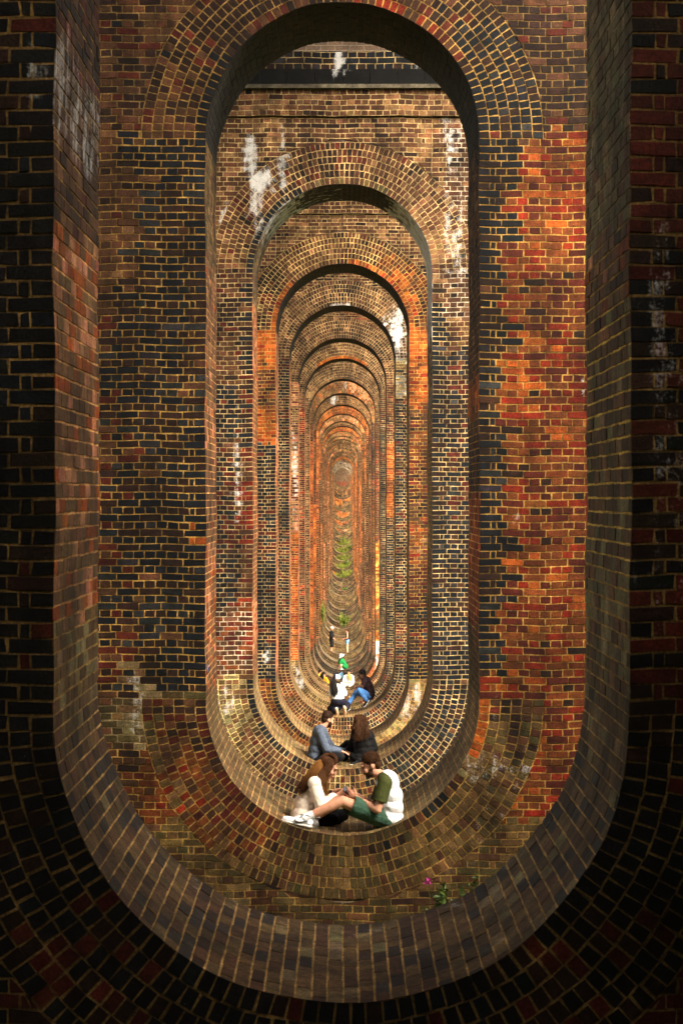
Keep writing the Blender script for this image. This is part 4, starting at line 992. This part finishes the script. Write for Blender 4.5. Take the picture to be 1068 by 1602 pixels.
# ---------- the pair behind them, on the third pier
Y = yf(3) + .75
J = dict(head=zB(392, 738, Y), face=(.80, .45, -.32), up=(.28, .1, .95), neck=zB(352, 790, Y), s=1.0,
         torso=[(zB(340, 835, Y), .18, .11), (zB(328, 885, Y), .175, .12), (zB(320, 940, Y), .175, .125), (zB(315, 985, Y), .18, .13)],
         shL=zB(352, 822, Y + .17), elL=zB(420, 930, Y + .24), wrL=zB(500, 950, Y + .12), shR=zB(338, 826, Y - .18), elR=zB(382, 935, Y - .24), wrR=zB(470, 948, Y - .16),
         hpL=zB(315, 1000, Y + .1), knL=zB(500, 985, Y + .3), anL=zB(420, 1035, Y + .12), toL=zB(380, 1045, Y - .02), hpR=zB(315, 1000, Y - .1), knR=zB(475, 985, Y - .24), anR=zB(400, 1030, Y - .22), toR=zB(520, 1040, Y - .30),
         hdR=(.9, .1, -.25), curlR=.3)
m2 = person('man in grey blue sweater sitting cross-legged, just behind the front pair', None, J, M_SKIN, .009)
short_hair(J['head'], J['face'], J['up'], H_DARK, m2, 1.0, 5, .016, 500, low=-.03, front=.05)
r_, f_, u_ = basis(J['face'], J['up']); hP = lambda x, y, z: VC(J['head']) + r_ * x + f_ * y + u_ * z
blob('beard', [('e', hP(0, .030, -.046), (.0630, .065, .074), (r_, f_, u_)), ('e', hP(0, .057, -.092), (.040, .036, .032), (r_, f_, u_))], H_DARK, m2, .008, 2, cut=[(hP(0, .09, -.052), u_ * .86 + f_ * .5), (hP(0, .0, -.02), -f_ * .9 + u_ * .2)])
blob('sweater', torso_cloth(J, .018) + sleeve(J, 'L', .018, 1.95) + sleeve(J, 'R', .018, 1.95), C_BLUE, m2, .009, 5, wrinkle=.016)
blob('trousers', [('e', zB(315, 1000, Y), (.18, .14, .10), ((0, 1, 0), (1, 0, 0), (0, 0, 1)))] + leg_cloth(J, 'L', .012) + leg_cloth(J, 'R', .012), C_BLACK, m2, .01, 4, wrinkle=.01)
shoe(J['anL'], J['toL'], C_BLACK, M_TAN, m2); shoe(J['anR'], J['toR'], M_TAN, M_TAN, m2, up=(0, .35, .94))

J = dict(head=zB(590, 768, Y), face=(-.55, .78, -.30), up=(-.2, .2, .95), hs=.97, neck=zB(610, 825, Y), s=.95,
         torso=[(zB(622, 860, Y), .165, .11), (zB(632, 905, Y), .16, .12), (zB(636, 950, Y), .17, .13), (zB(636, 985, Y), .18, .14)],
         shL=zB(575, 850, Y + .08), elL=zB(545, 930, Y + .16), wrL=zB(500, 960, Y + .22), shR=zB(665, 850, Y - .08), elR=zB(692, 930, Y - .06), wrR=zB(650, 975, Y + .1),
         hpL=zB(610, 1000, Y + .1), knL=zB(520, 905, Y + .30), anL=zB(455, 955, Y + .45), toL=zB(430, 965, Y + .55), hpR=zB(655, 1000, Y - .05), knR=zB(560, 985, Y + .02), anR=zB(600, 1010, Y - .12), toR=zB(560, 1012, Y - .20))
w2 = person('woman all in black with loose brown hair, beside the man in grey blue sweater', None, J, M_SKIN, .009)
blob('coat', torso_cloth(J, .03, 1.0) + sleeve(J, 'L', .025, 1.95) + sleeve(J, 'R', .025, 1.95) + [('e', zB(632, 985, Y), (.20, .17, .10), ((1, 0, 0), (0, 1, 0), (0, 0, 1)))], C_BLACK, w2, .01, 5, wrinkle=.02)
blob('trousers', leg_cloth(J, 'L', .014) + leg_cloth(J, 'R', .014), C_BLACK, w2, .01, 4)
for s_ in 'LR': shoe(J['an' + s_], J['to' + s_], C_BLACK, M_SOLE, w2, s=.9)
r_, f_, u_ = basis(J['face'], J['up']); hP = lambda x, y, z: VC(J['head']) + r_ * x + f_ * y + u_ * z
cap = blob('hair', [('e', hP(0, -.030, .046), (.083, .096, .091), (r_, f_, u_)), ('e', hP(0, -.03, -.04), (.085, .08, .09), (r_, f_, u_))], H_BROWN, w2, .008, 2)
hg = lambda k: [hP(k * .3, .0, .130), hP(k * .7, -.075, .122), hP(k, -.124, .05)]
top = hP(0, -.05, .09)
strands('loose_hair', None, [[*hg(-.05), zB(570, 800, Y - .14), zB(572, 870, Y - .18)], [*hg(-.01), zB(600, 810, Y - .18), zB(600, 880, Y - .22)], [*hg(.03), zB(630, 810, Y - .17), zB(628, 870, Y - .22)], [*hg(.07), zB(650, 810, Y - .12), zB(665, 850, Y - .18)], [*hg(-.08), zB(558, 800, Y - .02), zB(556, 850, Y - .06)]], 520, .0055, H_BROWN, cap, 6, .018)

# ---------- the kneeling woman and the squatting man on the fifth pier
Y = yf(5) + .45
J = dict(head=zC(424, 735, Y), face=(.10, .95, -.20), up=(0, .2, .98), hs=.97, neck=zC(440, 790, Y), s=.92,
         torso=[(zC(468, 805, Y), .155, .10), (zC(475, 855, Y), .14, .105), (zC(480, 905, Y), .15, .11), (zC(482, 955, Y), .18, .13)],
         shL=zC(405, 800, Y), elL=zC(388, 890, Y + .1), wrL=zC(400, 940, Y + .22), shR=zC(540, 800, Y + .02), elR=zC(575, 880, Y + .16), wrR=zC(560, 930, Y + .3),
         hpL=zC(450, 970, Y), knL=zC(385, 1060, Y + .34), anL=zC(468, 1085, Y - .12), toL=zC(480, 1118, Y - .22), hpR=zC(520, 970, Y), knR=zC(600, 1010, Y + .42), anR=zC(570, 1065, Y - .06), toR=zC(585, 1100, Y - .14))
w3 = person('kneeling woman in white top and navy skirt with very long black hair', None, J, M_SKIN3, .011)
blob('top', torso_cloth(J, .022, .95, J['torso'][:3]) + sleeve(J, 'L', .020, .8) + sleeve(J, 'R', .020, .8), C_WHITE, w3, .010, 4, wrinkle=.014)
blob('skirt', [('e', zC(482, 960, Y), (.20, .15, .12), ((1, 0, 0), (0, 1, 0), (0, 0, 1)))] + leg_cloth(J, 'L', .03, 1.75, 1, .02) + leg_cloth(J, 'R', .03, 1.6, 1, .02) + [('e', zC(450, 1040, Y + .1), (.17, .16, .11), ((1, 0, 0), (0, 1, 0), (0, 0, 1)))], C_NAVY, w3, .011, 4, wrinkle=.016)
for s_ in 'LR': shoe(J['an' + s_], VC(J['an' + s_]) + VC((.02, .10, -.16)), M_TAN, M_SOLE, w3, up=(0, -.8, .5), s=.98, voxel=.008)
r_, f_, u_ = basis(J['face'], J['up']); hP = lambda x, y, z: VC(J['head']) + r_ * x + f_ * y + u_ * z
cap = blob('hair', [('e', hP(0, -.030, .046), (.083, .096, .091), (r_, f_, u_)), ('e', hP(0, -.04, -.05), (.085, .075, .09), (r_, f_, u_))], H_BLACK, w3, .009, 2)
hg = lambda k: [hP(k * .3, .0, .130), hP(k * .7, -.075, .122), hP(k, -.124, .05)]
strands('loose_hair', None, [[*hg(-.05), zC(402, 830, Y - .17), zC(410, 900, Y - .18)], [*hg(0), zC(428, 830, Y - .19), zC(430, 905, Y - .2)], [*hg(.05), zC(462, 830, Y - .17), zC(460, 880, Y - .18)]], 360, .0065, H_BLACK, cap, 7, .018)

Y = yf(5) + 1.25
J = dict(head=zC(787, 622, Y), face=(-.92, -.25, -.15), up=(0, 0, 1), neck=zC(812, 680, Y), s=.95,
         torso=[(zC(842, 710, Y), .17, .11), (zC(868, 770, Y), .16, .12), (zC(885, 830, Y), .16, .12), (zC(885, 875, Y), .17, .13)],
         shL=zC(830, 700, Y - .17), elL=zC(810, 760, Y - .25), wrL=zC(715, 775, Y - .22), shR=zC(840, 695, Y + .17), elR=zC(790, 770, Y + .2), wrR=zC(700, 790, Y + .05),
         hpL=zC(880, 890, Y - .09), knL=zC(752, 815, Y - .22), anL=zC(845, 945, Y - .26), toL=zC(815, 985, Y - .32), hpR=zC(880, 890, Y + .09), knR=zC(715, 850, Y + .02), anR=zC(618, 990, Y - .08), toR=zC(612, 1030, Y - .16))
m3 = person('man in dark plum tee and blue jeans, squatting beside the kneeling woman', None, J, M_SKIN2, .011)
blob('shirt', torso_cloth(J, .02) + sleeve(J, 'L', .022, .7) + sleeve(J, 'R', .022, .7), C_PLUM, m3, .011, 4, wrinkle=.014)
blob('jeans', [('e', zC(880, 885, Y), (.13, .18, .11), ((1, 0, 0), (0, 1, 0), (0, 0, 1)))] + leg_cloth(J, 'L', .012) + leg_cloth(J, 'R', .012), C_JEANS, m3, .011, 4, wrinkle=.012)
short_hair(J['head'], J['face'], J['up'], H_BLACK, m3, 1.03, 8, .03, 500, low=-.03, front=.05)
r_, f_, u_ = basis(J['face'], J['up']); hP = lambda x, y, z: VC(J['head']) + r_ * x + f_ * y + u_ * z
tubes('sunglasses', [([hP(.03, .095, .012), hP(0, .103, .014), hP(-.03, .095, .012)], .012), ([hP(.03, .093, .012), hP(.072, .0, .012)], .004), ([hP(-.03, .093, .012), hP(-.072, .0, .012)], .004)], M_PHONE, m3, 6)
for s_ in 'LR': shoe(J['an' + s_], J['to' + s_], C_BLACK, M_SOLE, m3, s=.95, voxel=.009)

# ---------- small figures farther down: seated, crouching, standing
def seated(label, hx, hy, n, Yo, facex, facey, skin, topm, hairm, s=.95, long=None, lean=0., bottoms=None, group=None, clothname='shirt'):
    Y = yf(n) + Yo; H = zC(hx, hy, Y); f = VC((facex, facey, 0)).normalized(); sd = VC((f.y, -f.x, 0)); z = VC((0, 0, 1))
    ln = f * lean
    neck = H - z * .13 * s - f * .02
    pelv = neck - z * .48 * s - ln
    P = lambda a, b, c: pelv + sd * a * s + f * b * s + z * c * s
    J = dict(head=H, face=tuple(f * .95 - z * .25), up=(0, 0, 1), hs=s, neck=neck, s=s, torso=[(lerp(neck, pelv, t), hw * s, hd * s) for t, hw, hd in ((.2, .17, .105), (.45, .16, .11), (.72, .16, .115), (.95, .175, .125))],
             shL=neck - sd * .17 * s - z * .06 * s, shR=neck + sd * .17 * s - z * .06 * s, elL=P(-.24, .10, .18), elR=P(.24, .10, .18), wrL=P(-.10, .30, .16), wrR=P(.10, .30, .16),
             hpL=P(-.09, .02, -.02), hpR=P(.09, .02, -.02), knL=P(-.26, .36, .10), knR=P(.26, .36, .10), anL=P(-.06, .34, -.06), anR=P(.06, .30, -.06), toL=P(.08, .40, -.08), toR=P(-.08, .36, -.08))
    pr = person(label, None, J, skin, .013, group)
    blob(clothname, torso_cloth(J, .02, s) + sleeve(J, 'L', .02, 1.4, s) + sleeve(J, 'R', .02, 1.4, s), topm, pr, .012, 3, wrinkle=.012)
    blob('trousers', leg_cloth(J, 'L', .012, 2, s) + leg_cloth(J, 'R', .012, 2, s) + [('e', pelv, (.18 * s, .13 * s, .09 * s), (sd, f, z))], bottoms or C_BLACK, pr, .012, 3)
    cap = short_hair(H, J['face'], J['up'], hairm, pr, s * 1.05, 4, .02, 250, low=-.05, front=.05)
    if long:
        b = H - f * .07 * s + z * .07
        strands('loose_hair', None, [[b, H - f * .11 + sd * k * .07, H - f * .12 + sd * k * .10 - z * .12, H - f * .13 + sd * k * .09 - z * long] for k in (-1, -.4, .4, 1)], 110, .010, hairm, cap, 5, .016)
    for s_ in 'LR': shoe(J['an' + s_], J['to' + s_], C_WHITE, M_SOLE, pr, s=s, voxel=.011)
    return pr, J
seated('person in a bright yellow top seated partly behind the one in orange', 256, 588, 8, 1.0, .8, -.25, M_SKIN3, C_YELLOW, H_BLACK, .86)
seated('person in a bright orange top seated with back turned, long dark hair', 297, 618, 8, .5, .65, .7, M_SKIN3, C_ORANGE, H_BLACK, .90, long=.22)
pr, J = seated('woman in a long white dress and golden scarf seated facing the camera', 618, 592, 8, .35, -.25, -.95, M_SKIN3, C_WHITE, H_BLACK, .88, clothname='dress', bottoms=C_WHITE)
Yd = yf(8) + .35
blob('scarf', [('c', zC(616, 625, Yd - .14), zC(640, 690, Yd - .20), .05, .04), ('c', zC(628, 625, Yd - .13), zC(648, 660, Yd - .2), .05, .04)], cloth('gold_scarf', (.62, .33, .04)), pr, .012, 3)
seated('person in dark clothes seated half hidden behind the woman in the white dress', 575, 628, 8, 1.0, .6, -.5, M_SKIN3, C_NAVY, H_BLACK, .85)
def bag(label, x, y, Y, w_, h_, m1, m2, zlift=0):
    c = zC(x, y, Y); root = tag(empty('bag', c), label, 'bag')
    o = blob('pack', [('e', (0, 0, 0), (w_, .14, h_), ((1, 0, 0), (0, 1, 0), (0, 0, 1))), ('e', (w_ * .35, 0, -h_ * .3), (w_ * .7, .15, h_ * .7), ((1, 0, 0), (0, 1, 0), (0, 0, 1)))], m1, root, .014, 3, wrinkle=.02)
    f = blob('flap', [('e', (-w_ * .62, -.03, .03), (w_ * .45, .14, h_ * .95), ((1, 0, 0), (0, 1, 0), (0, 0, 1)))], m2, root, .014, 3)
    tubes('strap', [([(-w_ * .5, 0, h_ * .8), (0, -.02, h_ * 1.5), (w_ * .5, 0, h_ * .8)], .018)], m2, root, 5)
    return root
bag('white bag with a dark flap set down among the seated group', 468, 655, yf(8) + 1.3, .17, .13, C_WHITE, C_NAVY)
bag('small blue grey bag beside the white bag', 526, 645, yf(8) + 1.5, .12, .13, cloth('teal_canvas', (.07, .14, .17)), C_DENIM)

# crouching figure in green
Y = yf(10) + .4
J = dict(head=zC(510, 398, Y), face=(-.55, .6, -.55), up=(-.2, .3, .9), neck=zC(515, 425, Y), s=.9, hs=.92,
         torso=[(zC(528, 440, Y), .16, .11), (zC(545, 465, Y), .15, .12), (zC(560, 490, Y), .155, .12), (zC(573, 512, Y), .17, .13)],
         shL=zC(500, 440, Y + .14), elL=zC(495, 480, Y + .2), wrL=zC(497, 520, Y + .2), shR=zC(525, 440, Y - .14), elR=zC(505, 480, Y - .2), wrR=zC(500, 520, Y - .12),
         hpL=zC(578, 522, Y + .08), knL=zC(512, 478, Y + .14), anL=zC(545, 545, Y + .1), toL=zC(515, 558, Y + .1), hpR=zC(578, 522, Y - .08), knR=zC(515, 490, Y - .16), anR=zC(522, 543, Y - .14), toR=zC(500, 558, Y - .14))
p5 = person('person crouching in an emerald green outfit and wide white sun hat', None, J, M_SKIN, .013)
blob('shirt', torso_cloth(J, .025, .95) + sleeve(J, 'L', .025, .8) + sleeve(J, 'R', .025, .8), C_EMERALD, p5, .013, 3, wrinkle=.015)
blob('shorts', leg_cloth(J, 'L', .025, .5) + leg_cloth(J, 'R', .025, .5) + [('e', zC(578, 518, Y), (.15, .17, .12), ((1, 0, 0), (0, 1, 0), (0, 0, 1)))], C_EMERALD, p5, .013, 3, wrinkle=.015)
Bz = basis((-.3, .3, -.15), (-.1, -.45, .9))
hat = zC(527, 384, Y - .08)
h_ = blob('sun_hat', [('e', hat, (.19, .19, .025), Bz), ('e', hat + Bz[2] * .05, (.105, .115, .085), Bz)], C_WHITE, p5, .012, 3)
short_hair(J['head'], J['face'], J['up'], H_BLACK, p5, .95, 3, .02, 200, low=-.05)
for s_ in 'LR': shoe(J['an' + s_], J['to' + s_], C_WHITE, M_SOLE, p5, s=.9, voxel=.011)

def standing(label, hx, n, Yo, foot_y, head_y, f, skin, build):
    Y = yf(n) + Yo; top = zC(hx, head_y, Y); ft = zC(hx, foot_y, Y); h = top.z - ft.z; s = h / 1.74; f = VC((*f, 0)).normalized(); sd = VC((f.y, -f.x, 0)); z = VC((0, 0, 1))
    P = lambda a, b, c: ft + sd * a * s + f * b * s + z * c * s
    J = dict(head=P(0, .03, 1.60), face=tuple(f - z * .12), up=(0, 0, 1), hs=s, s=s, neck=P(0, 0, 1.46), torso=[(P(0, 0, 1.32), .165 * s, .11 * s), (P(0, .01, 1.18), .15 * s, .105 * s), (P(0, 0, 1.05), .145 * s, .105 * s), (P(0, -.01, .93), .165 * s, .115 * s)],
             shL=P(-.18, 0, 1.39), shR=P(.18, 0, 1.39), hpL=P(-.09, 0, .90), hpR=P(.09, 0, .90), knL=P(-.09, .03, .49), knR=P(.10, .01, .49), anL=P(-.09, -.01, .09), anR=P(.10, -.03, .09), toL=P(-.11, .17, .03), toR=P(.12, .15, .03))
    J.update(build(P)); return person(label, None, J, skin, .013), J, s
p6, J, s = standing('person in black with a pale cap, standing and facing the woman in denim shorts', 397, 12, .5, 352, 2, (1, -.1), M_SKIN3,
                    lambda P: dict(elL=P(-.23, -.02, 1.12), wrL=P(-.18, .16, .96), elR=P(.23, -.02, 1.12), wrR=P(.18, .18, .98)))
blob('shirt', torso_cloth(J, .03, s) + sleeve(J, 'L', .025, 1.5, s) + sleeve(J, 'R', .025, 1.5, s), C_BLACK, p6, .013, 3)
blob('shorts', leg_cloth(J, 'L', .03, .98, s) + leg_cloth(J, 'R', .03, .98, s) + [('e', J['torso'][3][0], (.18 * s, .14 * s, .13 * s), basis((1, 0, 0)))], C_BLACK, p6, .013, 3)
Bz = basis(J['face']); hc = VC(J['head'])
blob('cap', [('e', hc + Bz[2] * .075 * s - Bz[1] * .01, (.088 * s, .105 * s, .075 * s), Bz), ('e', hc + Bz[2] * .062 * s + Bz[1] * .12 * s, (.065 * s, .07 * s, .010 * s), Bz)], cloth('pale_cap', (.70, .66, .74)), p6, .011, 2)
for s_ in 'LR': shoe(J['an' + s_], J['to' + s_], C_BLACK, C_BLACK, p6, s=s, voxel=.011)
p7, J, s = standing('woman standing in black vest top and pale denim shorts', 603, 12, .5, 352, 34, (-1, .05), M_SKIN,
                    lambda P: dict(elL=P(-.22, 0, 1.12), wrL=P(-.10, .22, 1.06), elR=P(.22, 0, 1.12), wrR=P(.10, .24, 1.08), knL=P(-.08, .04, .49), anL=P(-.08, .02, .09), toL=P(-.1, .2, .03)))
blob('vest', torso_cloth(J, .018, s, J['torso'][:3])[:3] + [('c', VC(J['neck']) - VC((0, 0, .06)), J['torso'][0][0], .07, .1)], C_BLACK, p7, .013, 3)
blob('shorts', leg_cloth(J, 'L', .02, .42, s) + leg_cloth(J, 'R', .02, .42, s) + [('e', J['torso'][3][0], (.175 * s, .135 * s, .13 * s), basis((1, 0, 0)))], C_DENIM, p7, .013, 3)
cap = short_hair(J['head'], J['face'], J['up'], H_BROWN, p7, s * 1.05, 6, .02, 250, low=-.05)
Bz = basis(J['face']); hc = VC(J['head'])
strands('loose_hair', None, [[hc + Bz[2] * .09 - Bz[1] * .05, hc - Bz[1] * .11 + Bz[0] * k, hc - Bz[1] * .12 - Bz[2] * .14 + Bz[0] * k, hc - Bz[1] * .12 - Bz[2] * .30 + Bz[0] * k] for k in (-.06, 0, .06)], 110, .010, H_BROWN, cap, 5, .016)
for s_ in 'LR': shoe(J['an' + s_], J['to' + s_], C_BLACK, C_BLACK, p7, s=s * .92, voxel=.011)
